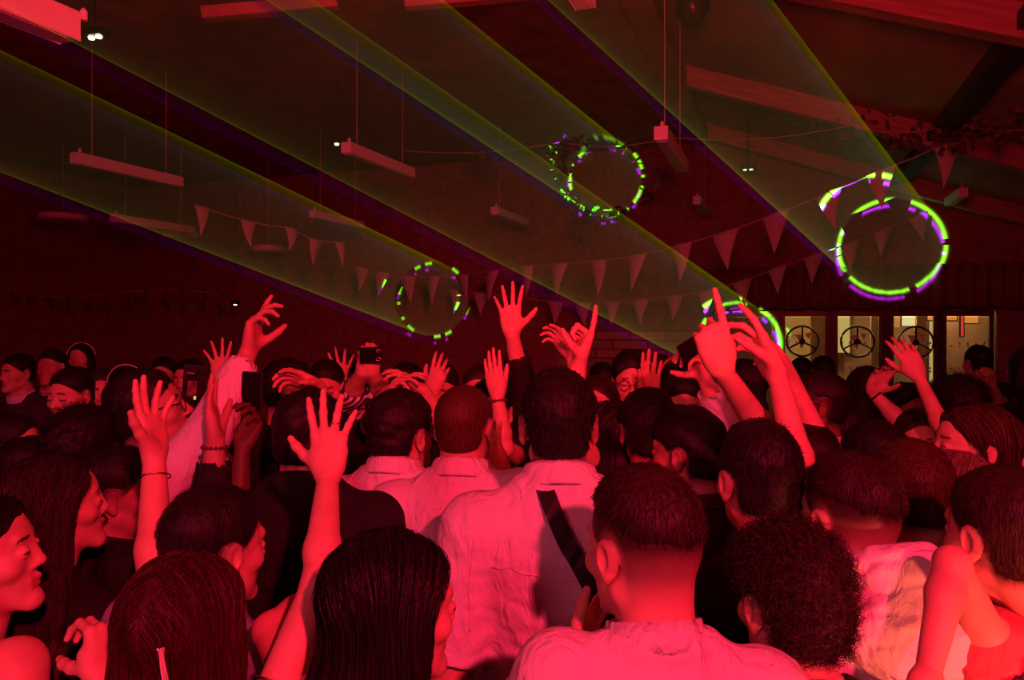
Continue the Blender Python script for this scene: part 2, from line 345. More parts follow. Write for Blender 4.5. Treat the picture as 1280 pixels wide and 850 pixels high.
# ------------------------------------------------------------------ garland cable with leaves
rnd = random.Random(5)
def leaf_cluster(m, c, R, n, size=.06):
    for _ in range(n):
        q = Vector(c) + Vector((rnd.gauss(0, R), rnd.gauss(0, R), rnd.gauss(0, R * .6)))
        E = Euler((rnd.uniform(0, 6), rnd.uniform(0, 6), rnd.uniform(0, 6))).to_matrix(); s = size * rnd.uniform(.6, 1.3)
        pts = [(0, 0, 0), (s * .35, s * .35, .05 * s), (s * .3, s * .75, .1 * s), (0, s * 1.1, 0), (-s * .3, s * .75, .1 * s), (-s * .35, s * .35, .05 * s)]
        m.add([q + E @ Vector(a) for a in pts], [(0, 1, 2, 3), (0, 3, 4, 5)])
def garland(label, pts, clusters, seed):
    rnd.seed(seed); r = empty('leaf_garland', pts[0], 0, label, 'garland')
    o0 = Vector(pts[0]); c = MB(); q = []
    for a, b in zip(pts[:-1], pts[1:]):
        a, b = Vector(a), Vector(b)
        for i in range(10): t = i / 10; q.append(a.lerp(b, t) + Vector((0, 0, -.06 * math.sin(PI * t))) - o0)
    q.append(Vector(pts[-1]) - o0); c.tube(q, .006, 6); c.build('cable', M_CORD, r, True)
    m = MB()
    for (px, py, d, R, n) in clusters: leaf_cluster(m, P(px, py, d) - o0, R, n)
    lf = m.build('foliage', M_LEAF, r); lf['kind'] = 'stuff'
garland('long cable across the hall with clumps of small leaves', [P(500, 188, 7.6), P(700, 178, 7.2), P(840, 172, 6.8), P(1060, 158, 6.0), P(1200, 154, 5.35), P(1330, 150, 4.3)],
    [(600, 196, 7.4, .05, 26), (612, 205, 7.4, .05, 20), (706, 184, 7.2, .06, 40), (722, 178, 7.2, .05, 30), (795, 182, 7, .05, 16), (1075, 160, 6, .09, 50), (1100, 166, 6, .09, 60), (1130, 172, 5.9, .09, 60), (1160, 178, 5.8, .08, 46), (1195, 172, 5.4, .07, 50), (1235, 160, 4.95, .09, 40), (1270, 158, 4.7, .09, 30), (1020, 165, 6.2, .07, 24)], 3)
garland('leafy branch garland drooping below the cable near the centre', [P(695, 182, 7.5), P(700, 235, 7.9), P(745, 262, 8.2), P(812, 246, 8.2), P(825, 215, 8.0)],
    [(700, 195, 7.5, .05, 30), (702, 215, 7.6, .05, 24), (712, 245, 7.9, .05, 24), (735, 260, 8, .06, 36), (770, 265, 8.2, .06, 30), (808, 244, 8.2, .05, 30), (828, 215, 8.0, .06, 20), (725, 275, 8, .05, 16), (720, 295, 8, .04, 10)], 8)

# ------------------------------------------------------------------ bunting strings
def bunting(label, pts, sizes, seed, skip=(), mat=None):
    """pts: list of (px,py,depth) places where a pennant hangs, in order; sizes: (w,h) of one pennant"""
    rr = random.Random(seed); W3 = [P(*p) for p in pts]; r = empty('bunting', W3[0], 0, label, 'bunting'); o0 = W3[0]
    cord = []
    for a, b in zip(W3[:-1], W3[1:]):
        for i in range(4): cord.append(a.lerp(b, i / 4) + Vector((0, 0, -.012 * math.sin(PI * i / 4))) - o0)
    cord.append(W3[-1] - o0); MB().tube(cord, .006, 5).build('string', M_CORD, r, True)
    for i in range(len(W3)):
        if i in skip: continue
        t = (W3[min(i + 1, len(W3) - 1)] - W3[max(i - 1, 0)]).normalized(); w, h = sizes; w *= rr.uniform(.9, 1.1); h *= rr.uniform(.92, 1.08)
        tilt = rr.uniform(-.18, .18); nrm = t.cross(Vector((0, 0, 1))).normalized(); vs = []; fs = []; n = 8
        for j in range(n + 1):
            f = j / n; half = w / 2 * (1 - f) + .002; c = W3[i] - o0 + Vector((0, 0, -h * f)) + t * (tilt * h * f * f) + nrm * (.035 * math.sin(f * 2.4 + rr.random() * .1) * (1 if i % 2 else -1))
            for s_ in (-1, 0, 1):
                for th in (0, .003): vs.append(c + t * half * s_ + nrm * (th + .012 * (s_ == 0) * math.sin(f * 3)))
        for j in range(n):
            a, b = j * 6, j * 6 + 6
            for k in (0, 2): fs += [(a + k, a + k + 2, b + k + 2, b + k), (a + k + 1, b + k + 1, b + k + 3, a + k + 3)]
            fs += [(a, b, b + 1, a + 1), (a + 4, a + 5, b + 5, b + 4)]
        fs += [(0, 1, 3, 2), (2, 3, 5, 4)]
        mesh_obj('pennant', vs, fs, mat or M_PENNANT, r)
bunting('long string of pale triangular pennants sagging from the right slope', [(1184, 178, 5.6), (1102, 212, 5.75), (1036, 240, 5.9), (970, 266, 6.05), (907, 289, 6.2), (851, 305, 6.4), (797, 318, 6.7), (746, 325, 7.0), (699, 329, 7.3), (656, 332, 7.6), (615, 338, 7.9), (577, 343, 8.2), (542, 345, 8.5), (509, 344, 8.6), (478, 340, 8.7), (450, 333, 8.8)], (.21, .32), 1)
bunting('second lower string of pale pennants nearer the back wall', [(1148, 268, 7.2), (1105, 286, 7.2), (1062, 303, 7.25), (1018, 318, 7.3), (972, 334, 7.4), (928, 350, 7.5), (884, 363, 7.6), (842, 369, 7.8), (801, 374, 8.0), (765, 377, 8.1), (729, 378, 8.3), (694, 377, 8.4), (602, 366, 8.6), (570, 362, 8.7)], (.19, .27), 2)
bunting('short dim string of pennants climbing to the left', [(425, 302, 7.4), (395, 300, 7.2), (364, 285, 7.0), (311, 276, 6.8), (252, 258, 6.5)], (.13, .25), 3)
bunting('faint distant string of pennants on the dark left wall', [(18 + 24 * i, 366 + 5 * math.sin(i * .6), 9.6 - i * .03) for i in range(12)], (.13, .22), 4, mat=plain('shaded_pennant_cotton', (.16, .08, .07), .85))  # same pennants with dim light put into a darker cloth colour

# ================================================================== people: smooth bodies from blended distance fields
def smin(a, b, k):
    h = np.clip(.5 + .5 * (b - a) / k, 0, 1); return b * (1 - h) + a * h - k * h * (1 - h)
def smax(a, b, k): return -smin(-a, -b, k)
def nv(v): return np.array(v, dtype=np.float32)
def ell(c, r, R=None):
    c, r = nv(c), nv(r); Rm = None if R is None else np.array(R, dtype=np.float32)
    def f(p):
        q = p - c
        if Rm is not None: q = q @ Rm
        k0 = np.sqrt(((q / r) ** 2).sum(-1)); k1 = np.sqrt(((q / (r * r)) ** 2).sum(-1)) + 1e-6
        return k0 * (k0 - 1) / k1
    return f
def cap(a, b, ra, rb):
    a, b = nv(a), nv(b); ab = b - a; L2 = float((ab * ab).sum()) + 1e-9
    def f(p):
        q = p - a; t = np.clip((q @ ab) / L2, 0, 1); d = q - t[..., None] * ab
        return np.sqrt((d * d).sum(-1)) - (ra + (rb - ra) * t)
    return f
def stack(tab):
    """elliptical sections along z: rows (z, half width, half depth, y centre)"""
    T = np.array(sorted(tab), dtype=np.float32); z0, z1 = T[0, 0], T[-1, 0]
    def f(p, g=0.0):
        z = p[..., 2]; a = np.interp(z, T[:, 0], T[:, 1]) + g; b = np.interp(z, T[:, 0], T[:, 2]) + g; c = np.interp(z, T[:, 0], T[:, 3])
        q = np.sqrt((p[..., 0] / a) ** 2 + ((p[..., 1] - c) / b) ** 2); d = (q - 1) * np.minimum(a, b)
        dz = np.maximum(z0 - z, z - z1) - g
        return np.maximum(d, dz).astype(np.float32)
    return f
def U(k, *fs):
    def f(p):
        d = fs[0](p)
        for g in fs[1:]: d = smin(d, g(p), k)
        return d
    return f
def xf(f, c, R):
    """field f placed at c with rotation R (3x3, columns = local axes)"""
    c = nv(c); R = np.array(R, dtype=np.float32)
    return lambda p: f((p - c) @ R)
def mesh_sdf(f, lo, hi, h, B=8):
    lo = nv(lo); hi = nv(hi); nb = np.maximum(1, np.ceil((hi - lo) / (h * B)).astype(int)); n = nb * B + 1
    ix = np.stack(np.meshgrid(*[np.arange(k) for k in nb], indexing='ij'), -1).reshape(-1, 3)
    d = f(lo + (ix * B + B / 2) * h)
    V = np.repeat(np.repeat(np.repeat(d.reshape(nb), B, 0), B, 1), B, 2); V = np.pad(V, ((0, 1),) * 3, mode='edge').astype(np.float32)
    V = np.where(V < 0, -1.0, 1.0).astype(np.float32) * h
    keep = ix[np.abs(d) < B * h * 1.5 + .004]; g = np.arange(B + 1)
    G = np.stack(np.meshgrid(g, g, g, indexing='ij'), -1).reshape(-1, 3)
    for s in range(0, len(keep), 400):
        I = keep[s:s + 400, None, :] * B + G[None]; val = f((lo + I * h).astype(np.float32))
        V[I[..., 0], I[..., 1], I[..., 2]] = val
    V[0], V[-1] = h, h; V[:, 0], V[:, -1] = h, h; V[:, :, 0], V[:, :, -1] = h, h
    S = V < 0; c = np.zeros(tuple(k - 1 for k in S.shape), dtype=np.int8)
    offs = [(i, j, k) for i in (0, 1) for j in (0, 1) for k in (0, 1)]
    sl = lambda A, o: A[o[0]:A.shape[0] - 1 + o[0], o[1]:A.shape[1] - 1 + o[1], o[2]:A.shape[2] - 1 + o[2]]
    for o in offs: c += sl(S, o)
    cells = np.argwhere((c > 0) & (c < 8))
    if len(cells) == 0: return np.zeros((0, 3), np.float32), np.zeros((0, 4), np.int32)
    val = {o: V[cells[:, 0] + o[0], cells[:, 1] + o[1], cells[:, 2] + o[2]] for o in offs}
    acc = np.zeros((len(cells), 3)); cnt = np.zeros(len(cells))
    for o in offs:
        for a in range(3):
            if o[a]: continue
            o2 = tuple(o[i] + (i == a) for i in range(3)); v0, v1 = val[o], val[o2]; m = (v0 < 0) != (v1 < 0)
            t = np.where(m, v0 / np.where(m, v0 - v1, 1), 0); pt = np.array(o, dtype=float)[None].repeat(len(cells), 0); pt[:, a] += t
            acc += pt * m[:, None]; cnt += m
    P_ = (lo + (cells + acc / cnt[:, None]) * h).astype(np.float32)
    ids = np.full(c.shape, -1, dtype=np.int32); ids[cells[:, 0], cells[:, 1], cells[:, 2]] = np.arange(len(cells))
    Fs = []
    for a in range(3):
        b, e = (a + 1) % 3, (a + 2) % 3; s0 = [slice(None)] * 3; s1 = [slice(None)] * 3; s0[a] = slice(0, -1); s1[a] = slice(1, None)
        A, Bq = S[tuple(s0)], S[tuple(s1)]; E = np.argwhere(A != Bq)
        E = E[(E[:, b] > 0) & (E[:, e] > 0) & (E[:, b] < c.shape[b]) & (E[:, e] < c.shape[e])]
        if not len(E): continue
        flip = A[E[:, 0], E[:, 1], E[:, 2]]
        def cid(db, de):
            Q = E.copy(); Q[:, b] -= db; Q[:, e] -= de; return ids[Q[:, 0], Q[:, 1], Q[:, 2]]
        q = np.stack([cid(1, 1), cid(0, 1), cid(0, 0), cid(1, 0)], 1); q[~flip] = q[~flip][:, ::-1]; Fs.append(q)
    Fq = np.concatenate(Fs); Fq = Fq[(Fq >= 0).all(1)]
    return P_, Fq
def grad(f, p, e=.002):
    g = np.stack([f(p + nv(d)) - f(p - nv(d)) for d in ((e, 0, 0), (0, e, 0), (0, 0, e))], -1); return g / (np.linalg.norm(g, axis=-1, keepdims=True) + 1e-9)
def wob(p, fr, seed, st=(1, 1, 1)):
    r = np.random.RandomState(seed); s = np.zeros(p.shape[:-1], np.float32)
    for i in range(6):
        k = r.normal(size=3); k = k / np.linalg.norm(k) * fr * (1 + .5 * i) * nv(st); s += np.sin(p @ k.astype(np.float32) + r.uniform(0, 6.28)) / (1 + .45 * i)
    return s / 2.6
def join(parts):
    Vs, Fs, As, n = [], [], [], 0
    for V, Fq, A in parts:
        Vs.append(V); Fs.append(Fq + n); As.append(A); n += len(V)
    return np.concatenate(Vs), np.concatenate(Fs), np.concatenate(As)

# ---- head field, local frame: origin between the ears, y forward, z up (metres, chin -.113, crown .118)
def head_field(fem=False, detail=True, neck=True, jaw=1.0):
    j = (.86 if fem else 1.0) * jaw
    fs = [ell((0, -.012, .035), (.0745, .098, .083)), ell((0, .030, .0), (.063 * (.97 if fem else 1), .063, .085)), ell((0, .040, -.060), (.052 * j, .050, .044))]
    f = U(.022, *fs); j2 = U(.02, cap((.048 * j, .0, -.055), (.014, .076, -.097), .018, .015), cap((-.048 * j, .0, -.055), (-.014, .076, -.097), .018, .015))
    ck = U(.02, ell((.044, .056, -.02), (.024, .026, .022)), ell((-.044, .056, -.02), (.024, .026, .022)))
    br = cap((-.036, .0785 - (.003 if fem else 0), .030), (.036, .0785 - (.003 if fem else 0), .030), .0095 if fem else .0115, .0095 if fem else .0115)
    q = -.007 if fem else 0.0; nose = U(.008, cap((0, .088, .018), (0, .108 + q, -.020), .0070, .0090), ell((0, .107 + q, -.024), (.0100, .0105, .0088)), ell((.0115, .098 + q, -.029), (.007, .009, .0065)), ell((-.0115, .098 + q, -.029), (.007, .009, .0065)))
    lip = U(.005, cap((-.019, .085, -.056), (0, .0935, -.0525), .0045, .0060), cap((.019, .085, -.056), (0, .0935, -.0525), .0045, .0060), cap((-.013, .0865, -.0655), (.013, .0865, -.0655), .0058, .0058), ell((0, .089, -.0655), (.011, .008, .0062)))
    soc = [ell((.032, .102, .006), (.020, .016, .014)), ell((-.032, .102, .006), (.020, .016, .014))]
    lid = U(.003, ell((.031, .0805, .004), (.0145, .0145, .0135)), ell((-.031, .0805, .004), (.0145, .0145, .0135)))
    chin = ell((0, .080, -.096), (.021, .019, .018))
    def ear(s):
        R = np.array(Euler((math.radians(-8), 0, s * math.radians(-28))).to_matrix())
        o = ell((s * .081, -.012, .002), (.0085, .0185, .031), R); lobe = ell((s * .078, -.004, -.026), (.0075, .010, .012)); h = ell((s * .090, -.008, .004), (.0065, .0115, .020), R)
        return lambda p: smax(smin(o(p), lobe(p), .008), -h(p), .004)
    e1, e2 = ear(1), ear(-1); nk = cap((0, -.022, -.03), (0, -.050, -.21), .050 if fem else .058, .056 if fem else .066)
    nk2 = ell((0, -.04, -.05), (.056 if fem else .062, .055, .07))
    def F_(p):
        d = smin(f(p), j2(p), .02); d = smin(d, ck(p), .015); d = smin(d, br(p), .012)
        if detail:
            for s in soc: d = smax(d, -s(p), .010)
            d = smin(d, lid(p), .003)
        d = smin(d, chin(p), .015); d = smin(d, nose(p), .007); d = smin(d, lip(p), .005)
        if neck: d = smin(d, smin(nk(p), nk2(p), .02), .022)
        d = smin(d, e1(p), .004); d = smin(d, e2(p), .004)
        return d
    return F_
def head_mask(q, fade=0, brow=True):
    """r: 1 = bare skin, 0 = hair stubble; g: 1 = skin, 0 = brow or lash; b: 1 = skin, 0 = lip"""
    x, y, z = q[:, 0], q[:, 1], q[:, 2]; m = np.ones((len(q), 3), np.float32)
    if fade:
        lim = np.interp(z, [-.07, -.02, .0, .03, .06, .09, .12], [-.03, -.02, .012, .045, .072, .080, .08])
        a = np.clip((lim - y) / .012, 0, 1) * np.clip((z + .075) / (.10 if fade > 1 else .03), 0, 1); near_ear = np.clip(1 - np.hypot(y + .008, z * .7) / .035, 0, 1) * (np.abs(x) > .06)
        m[:, 0] = 1 - a * (1 - near_ear) * (z > -.09)
    if brow:
        ax = np.abs(x); b = (ax > .014) & (ax < .046) & (np.abs(z - .031 + .15 * np.clip(ax - .03, 0, 1)) < brow) & (y > .06); m[b, 1] = 0
        e = (ax > .018) & (ax < .044) & (np.abs(z - .003) < .0022) & (y > .07); m[e, 1] = 0
        l = (ax < .022) & (z < -.049) & (z > -.074) & (y > .086); m[l, 2] = 0
    return m
def hand_field(f_dir, n_dir, side, pose, W, sc=1.0):
    """five separate bent fingers on a palm; returns field, bounds"""
    f = Vector(f_dir).normalized(); n = (Vector(n_dir) - f * Vector(n_dir).dot(f)).normalized(); t = (f.cross(n) if side == 'R' else n.cross(f)).normalized(); W = Vector(W)
    Pt = lambda a, b, c=0: W + (t * a + f * b + n * c) * sc
    segs = []
    kn = [(.031, .094, 0), (.0105, .099, -.002), (-.0115, .094, 0), (-.031, .083, .002)]; base = [(.016, .004), (.006, 0), (-.006, 0), (-.015, .003)]
    fs = [cap(Pt(b[0], b[1]), Pt(*k), .0150 * sc, .0115 * sc) for b, k in zip(base, kn)] + [ell((0, 0, 0), (1, 1, 1))]
    pm = Matrix((t, f, n)).transposed(); fs[-1] = ell(Pt(0, .052, .001), (.036 * sc, .052 * sc, .0135 * sc), np.array(pm))
    fs += [cap(Pt(.018, .018, .006), Pt(.034, .050, .008), .0165 * sc, .0135 * sc), cap(Pt(-.02, .02, .006), Pt(-.027, .055, .006), .014 * sc, .012 * sc)]
    palm = U(.012, *fs)
    L = [(.044, .026, .021), (.048, .030, .022), (.045, .028, .022), (.035, .021, .019)]
    poses = {  # spread angles, (knuckle, middle, tip) curls per finger, thumb (out, curl, forward)
        'open': ([14, 4, -7, -20], [(4, 8, 5), (2, 6, 5), (6, 10, 6), (10, 14, 8)], (52, 8, 12)),
        'wide': ([20, 6, -9, -26], [(0, 8, 5), (-2, 6, 5), (4, 10, 6), (6, 14, 8)], (62, 4, 8)),
        'relax': ([8, 2, -3, -9], [(12, 22, 14), (18, 28, 18), (24, 34, 20), (30, 38, 22)], (40, 18, 28)),
        'flat': ([3, 1, -1, -4], [(6, 6, 4), (4, 6, 4), (6, 8, 4), (8, 10, 6)], (18, 6, 20)),
        'point': ([2, 0, -1, -3], [(4, 6, 4), (72, 92, 60), (78, 95, 60), (80, 95, 60)], (22, 34, 62)),
        'reach': ([4, 0, -2, -6], [(2, 14, 8), (30, 38, 24), (42, 46, 30), (52, 50, 30)], (34, 20, 40)),
        'fist': ([2, 0, -1, -3], [(74, 92, 60), (78, 96, 60), (80, 96, 60), (80, 95, 60)], (20, 38, 64)),
        'grip': ([4, 1, -2, -6], [(48, 50, 30), (50, 54, 32), (54, 56, 34), (58, 58, 34)], (30, 24, 66)),
        'two': ([3, -3, -2, -4], [(20, 22, 14), (26, 26, 16), (66, 80, 50), (70, 82, 50)], (34, 24, 44)),
    }
    sp, cu, th = poses[pose]; fields = []
    for i in range(4):
        a = math.radians(sp[i]); d = (f * math.cos(a) + t * math.sin(a)).normalized(); p = Pt(*kn[i]); ang = 0; r = [.0098, .0088, .0078, .0066]; r = [x * (.88 if i == 3 else 1) * sc for x in r]; fl = []
        for j in range(3):
            ang += math.radians(cu[i][j]); dd = d * math.cos(ang) + n * math.sin(ang); q = p + dd * L[i][j] * sc; fl.append(cap(p, q, r[j], r[j + 1])); p = q
        fields.append(U(.004, *fl))
    o, c, fw = [math.radians(x) for x in th]; d = (f * math.cos(o) + t * math.sin(o)).normalized(); d = (d * math.cos(fw) + n * math.sin(fw)).normalized(); p = Pt(.026, .026, .008); fl = []
    bend = (f * .8 - t * .5 + n * .4)
    for j, (l, r0, r1) in enumerate([(.042, .0150, .0120), (.033, .0118, .0108), (.027, .0108, .0078)]):
        q = p + d * l * sc; fl.append(cap(p, q, r0 * sc, r1 * sc)); p = q; d = (d + bend * math.sin(c) * .9).normalized()
    thumb = U(.006, *fl)
    def F_(p):
        d = palm(p)
        fm = fields[0](p)
        for g in fields[1:]: fm = np.minimum(fm, g(p))
        return smin(smin(d, fm, .006), thumb(p), .010)
    return F_, W + f * .09 * sc

# ---- materials of people
def mixmask(nt, base, other, fac_socket, inv=True):
    mx = nt.nodes.new('ShaderNodeMix'); mx.data_type = 'RGBA'
    link(nt, fac_socket, mx.inputs[0])
    def put(sock, v):
        if isinstance(v, tuple): sock.default_value = (*v, 1)
        else: link(nt, v, sock)
    put(mx.inputs[6], other); put(mx.inputs[7], base); return mx.outputs[2]
SKINS = {'fair': (.76, .39, .28), 'tan': (.54, .25, .20), 'brown': (.30, .14, .085), 'dark': (.14, .065, .045)}
def skin_mat(tone, stub=(.03, .015, .012)):
    key = 'skin_%s_%d' % (tone, int(stub[0] * 1000))
    if key in MATS: return MATS[key]
    m, nt, b = newmat(key); col = SKINS[tone]
    at = nt.nodes.new('ShaderNodeAttribute'); at.attribute_name = 'mask'; sp = nt.nodes.new('ShaderNodeSeparateColor'); link(nt, at.outputs['Color'], sp.inputs[0])
    tc = nt.nodes.new('ShaderNodeTexCoord'); n = nt.nodes.new('ShaderNodeTexNoise'); n.inputs['Scale'].default_value = 18; n.inputs['Detail'].default_value = 3; link(nt, tc.outputs['Object'], n.inputs['Vector'])
    r = nt.nodes.new('ShaderNodeValToRGB'); r.color_ramp.elements[0].color = (*[c * .88 for c in col], 1); r.color_ramp.elements[1].color = (*[min(1, c * 1.08) for c in col], 1)
    r.color_ramp.elements[0].position = .35; r.color_ramp.elements[1].position = .65; link(nt, n.outputs[0], r.inputs[0])
    c1 = mixmask(nt, r.outputs[0], stub, sp.outputs[0]); c2 = mixmask(nt, c1, (.03, .012, .01), sp.outputs[1]); c3 = mixmask(nt, c2, (col[0] * .72, col[1] * .42, col[2] * .45), sp.outputs[2])
    link(nt, c3, b.inputs['Base Color']); b.inputs['Roughness'].default_value = .48; b.inputs['Specular IOR Level'].default_value = .35
    n2 = nt.nodes.new('ShaderNodeTexNoise'); n2.inputs['Scale'].default_value = 260; link(nt, tc.outputs['Object'], n2.inputs['Vector'])
    bp = nt.nodes.new('ShaderNodeBump'); bp.inputs['Strength'].default_value = .12; bp.inputs['Distance'].default_value = .002; link(nt, n2.outputs[0], bp.inputs['Height']); link(nt, bp.outputs[0], b.inputs['Normal'])
    MATS[key] = m; return m
HAIRS = {'black': (.013, .007, .007), 'brown': (.034, .014, .011), 'dyed': (.055, .011, .010), 'blond': (.30, .20, .13), 'auburn': (.07, .022, .013)}
def hair_mat(c):
    key = 'hair_' + c
    if key in MATS: return MATS[key]
    m, nt, b = newmat(key); col = HAIRS[c]
    tc = nt.nodes.new('ShaderNodeTexCoord'); mp = nt.nodes.new('ShaderNodeMapping'); mp.inputs['Scale'].default_value = (1, 1, .06); link(nt, tc.outputs['Object'], mp.inputs[0])
    n = nt.nodes.new('ShaderNodeTexNoise'); n.inputs['Scale'].default_value = 260; n.inputs['Detail'].default_value = 3; link(nt, mp.outputs[0], n.inputs['Vector'])
    r = nt.nodes.new('ShaderNodeValToRGB'); r.color_ramp.elements[0].position = .35; r.color_ramp.elements[1].position = .7
    r.color_ramp.elements[0].color = (*[x * .6 for x in col], 1); r.color_ramp.elements[1].color = (*[x * 1.5 for x in col], 1)
    link(nt, n.outputs[0], r.inputs[0]); link(nt, r.outputs[0], b.inputs['Base Color'])
    b.inputs['Roughness'].default_value = .5; b.inputs['Specular IOR Level'].default_value = .3
    bp = nt.nodes.new('ShaderNodeBump'); bp.inputs['Strength'].default_value = .7; bp.inputs['Distance'].default_value = .004; link(nt, n.outputs[0], bp.inputs['Height']); link(nt, bp.outputs[0], b.inputs['Normal'])
    MATS[key] = m; return m
CLOTHS = {'white': (.82, .80, .80), 'offwhite': (.72, .66, .64), 'black': (.022, .016, .017), 'charcoal': (.06, .04, .045), 'navy': (.05, .05, .10), 'greyblue': (.25, .24, .32), 'maroon': (.07, .02, .025), 'grey': (.3, .28, .28), 'redcloth': (.75, .16, .16)}
def cloth_mat(c):
    if c == 'striped': return stripe_mat()
    key = 'cloth_' + c
    if key in MATS: return MATS[key]
    m, nt, b = newmat(key); col = CLOTHS[c]; b.inputs['Base Color'].default_value = (*col, 1); b.inputs['Roughness'].default_value = .85; b.inputs['Specular IOR Level'].default_value = .2
    tc = nt.nodes.new('ShaderNodeTexCoord'); n = nt.nodes.new('ShaderNodeTexNoise'); n.inputs['Scale'].default_value = 14; n.inputs['Detail'].default_value = 5; n.inputs['Distortion'].default_value = 1.2
    mp = nt.nodes.new('ShaderNodeMapping'); mp.inputs['Scale'].default_value = (1.4, 1.4, .7); link(nt, tc.outputs['Object'], mp.inputs[0]); link(nt, mp.outputs[0], n.inputs['Vector'])
    w = nt.nodes.new('ShaderNodeTexNoise'); w.inputs['Scale'].default_value = 500; link(nt, tc.outputs['Object'], w.inputs['Vector'])
    ad = nt.nodes.new('ShaderNodeMath'); ad.operation = 'MULTIPLY_ADD'; link(nt, w.outputs[0], ad.inputs[0]); ad.inputs[1].default_value = .06; link(nt, n.outputs[0], ad.inputs[2])
    bp = nt.nodes.new('ShaderNodeBump'); bp.inputs['Strength'].default_value = .75; bp.inputs['Distance'].default_value = .02; link(nt, ad.outputs[0], bp.inputs['Height']); link(nt, bp.outputs[0], b.inputs['Normal'])
    MATS[key] = m; return m
def stripe_mat():
    if 'cloth_striped' in MATS: return MATS['cloth_striped']
    m, nt, b = newmat('cloth_striped'); tc = nt.nodes.new('ShaderNodeTexCoord'); wv = nt.nodes.new('ShaderNodeTexWave'); wv.inputs['Scale'].default_value = 14; wv.inputs['Distortion'].default_value = .6
    wv.bands_direction = 'DIAGONAL'; link(nt, tc.outputs['Object'], wv.inputs['Vector']); r = nt.nodes.new('ShaderNodeValToRGB'); r.color_ramp.interpolation = 'CONSTANT'
    r.color_ramp.elements[0].color = (.05, .05, .10, 1); r.color_ramp.elements[1].color = (.8, .78, .8, 1); r.color_ramp.elements[1].position = .5; link(nt, wv.outputs[0], r.inputs[0]); link(nt, r.outputs[0], b.inputs['Base Color'])
    b.inputs['Roughness'].default_value = .85; MATS['cloth_striped'] = m; return m

# ---- hair
def strands(f, V, N, n, L, lift, seed, kind='short', w=.0011, center=None, Rh=None, hs=1.0):
    """thin ribbons growing out of the hair mass"""
    r = np.random.RandomState(seed)
    if not len(V): return V, np.zeros((0, 4), int)
    idx = r.randint(0, len(V), n); p = V[idx].copy(); nn = N[idx]
    up = Rh[:, 2]; fwd = Rh[:, 1]; crown = center + up * .095 * hs - fwd * .05 * hs
    rad = p - crown; rad = rad - nn * (rad * nn).sum(-1, keepdims=True); rad /= np.linalg.norm(rad, axis=-1, keepdims=True) + 1e-6
    pts = [p - nn * .002]; j = r.normal(size=p.shape) * .25; Ls = L * r.uniform(.5, 1.3, (n, 1))
    if kind == 'curly':
        a = np.cross(nn, rad + j); a /= np.linalg.norm(a, axis=-1, keepdims=True) + 1e-6; b = np.cross(nn, a); ph = r.uniform(0, 6.28, (n, 1)); R = .0045 * r.uniform(.6, 1.3, (n, 1)); dirn = nn + .9 * j; dirn /= np.linalg.norm(dirn, axis=-1, keepdims=True)
        K = 11
        for i in range(1, K):
            t = i / (K - 1); an = ph + t * 9.0; pts.append(p + dirn * Ls * t + (a * np.cos(an) + b * np.sin(an)) * R * min(1, t * 4))
        w = .0016
    else:
        d = rad * (1 - lift) + nn * lift + j * .6; d /= np.linalg.norm(d, axis=-1, keepdims=True); K = 5; q = pts[0]
        for i in range(1, K):
            d2 = d - nn * (.22 * i * (1 - lift) * .4) + nv((0, 0, -.05 * i)); d2 /= np.linalg.norm(d2, axis=-1, keepdims=True); q = q + d2 * Ls / (K - 1); pts.append(q)
    return ribbons(pts, w, seed)
def ribbons(pts, w, seed):
    r = np.random.RandomState(seed + 5); K = len(pts); n = len(pts[0]); A = np.stack(pts, 1)
    t = A[:, 1:] - A[:, :-1]; t = np.concatenate([t, t[:, -1:]], 1); sd = np.cross(t, r.normal(size=(n, 1, 3)).repeat(K, 1)); sd /= np.linalg.norm(sd, axis=-1, keepdims=True) + 1e-9
    tp = np.linspace(1, .25, K)[None, :, None]; Lf = A + sd * w * .5 * tp; Rt = A - sd * w * .5 * tp
    V = np.stack([Lf, Rt], 2).reshape(-1, 3); b = (np.arange(n) * K * 2)[:, None] + (np.arange(K - 1) * 2)[None]; F_ = np.stack([b, b + 1, b + 3, b + 2], -1).reshape(-1, 4)
    return V.astype(np.float32), F_
def short_hair_field(ts=.006, tt=.018, tb=.008, zl_off=0.0, curl=0, seed=0, front=0.0, fade=False):
    a = ell((0, -.014 + front * .5, .040 + tt * .35), (.0745 + ts, .098 + tb + front * .5, .079 + tt * .65)); b = ell((0, -.045, -.015), (.060 + ts, .055 + tb, .066))
    def F_(p):
        y, z, x = p[..., 1], p[..., 2], p[..., 0]
        d = smin(a(p), b(p), .02) + wob(p, 95 if not curl else 160, seed) * min(.0022 + .0015 * (tt > .02), ts * .4) + wob(p, 30, seed + 1) * .003 * (tt > .015)
        yl = np.interp(z, [-.07, -.02, .0, .03, .06, .09, .12, .2], [-.03, -.02, .012, .048, .074 + front * .4, .082 + front, .09 + front, .1 + front])
        zl = np.interp(y, [-.11, -.05, -.025, .0, .03, .06], [-.070, -.064, -.02, -.010, .0, .02]) + zl_off
        if fade: zl = np.maximum(zl, np.interp(y, [-.11, -.06, 0, .06], [.012, .028, .045, .055]))
        d = d + .012 * np.clip(1 - (z - zl) / (.028 if not fade else .035), 0, 1) ** 1.5 + .008 * np.clip(1 - (yl - y) / .02, 0, 1); d = smax(d, (y - yl) * .7, .004); d = smax(d, zl - z, .004)
        ear = np.sqrt((y + .012) ** 2 + (z - .0) ** 2 * .8) - .030; ear = np.maximum(ear, .055 - np.abs(x))
        return smax(d, -ear, .006)
    return F_
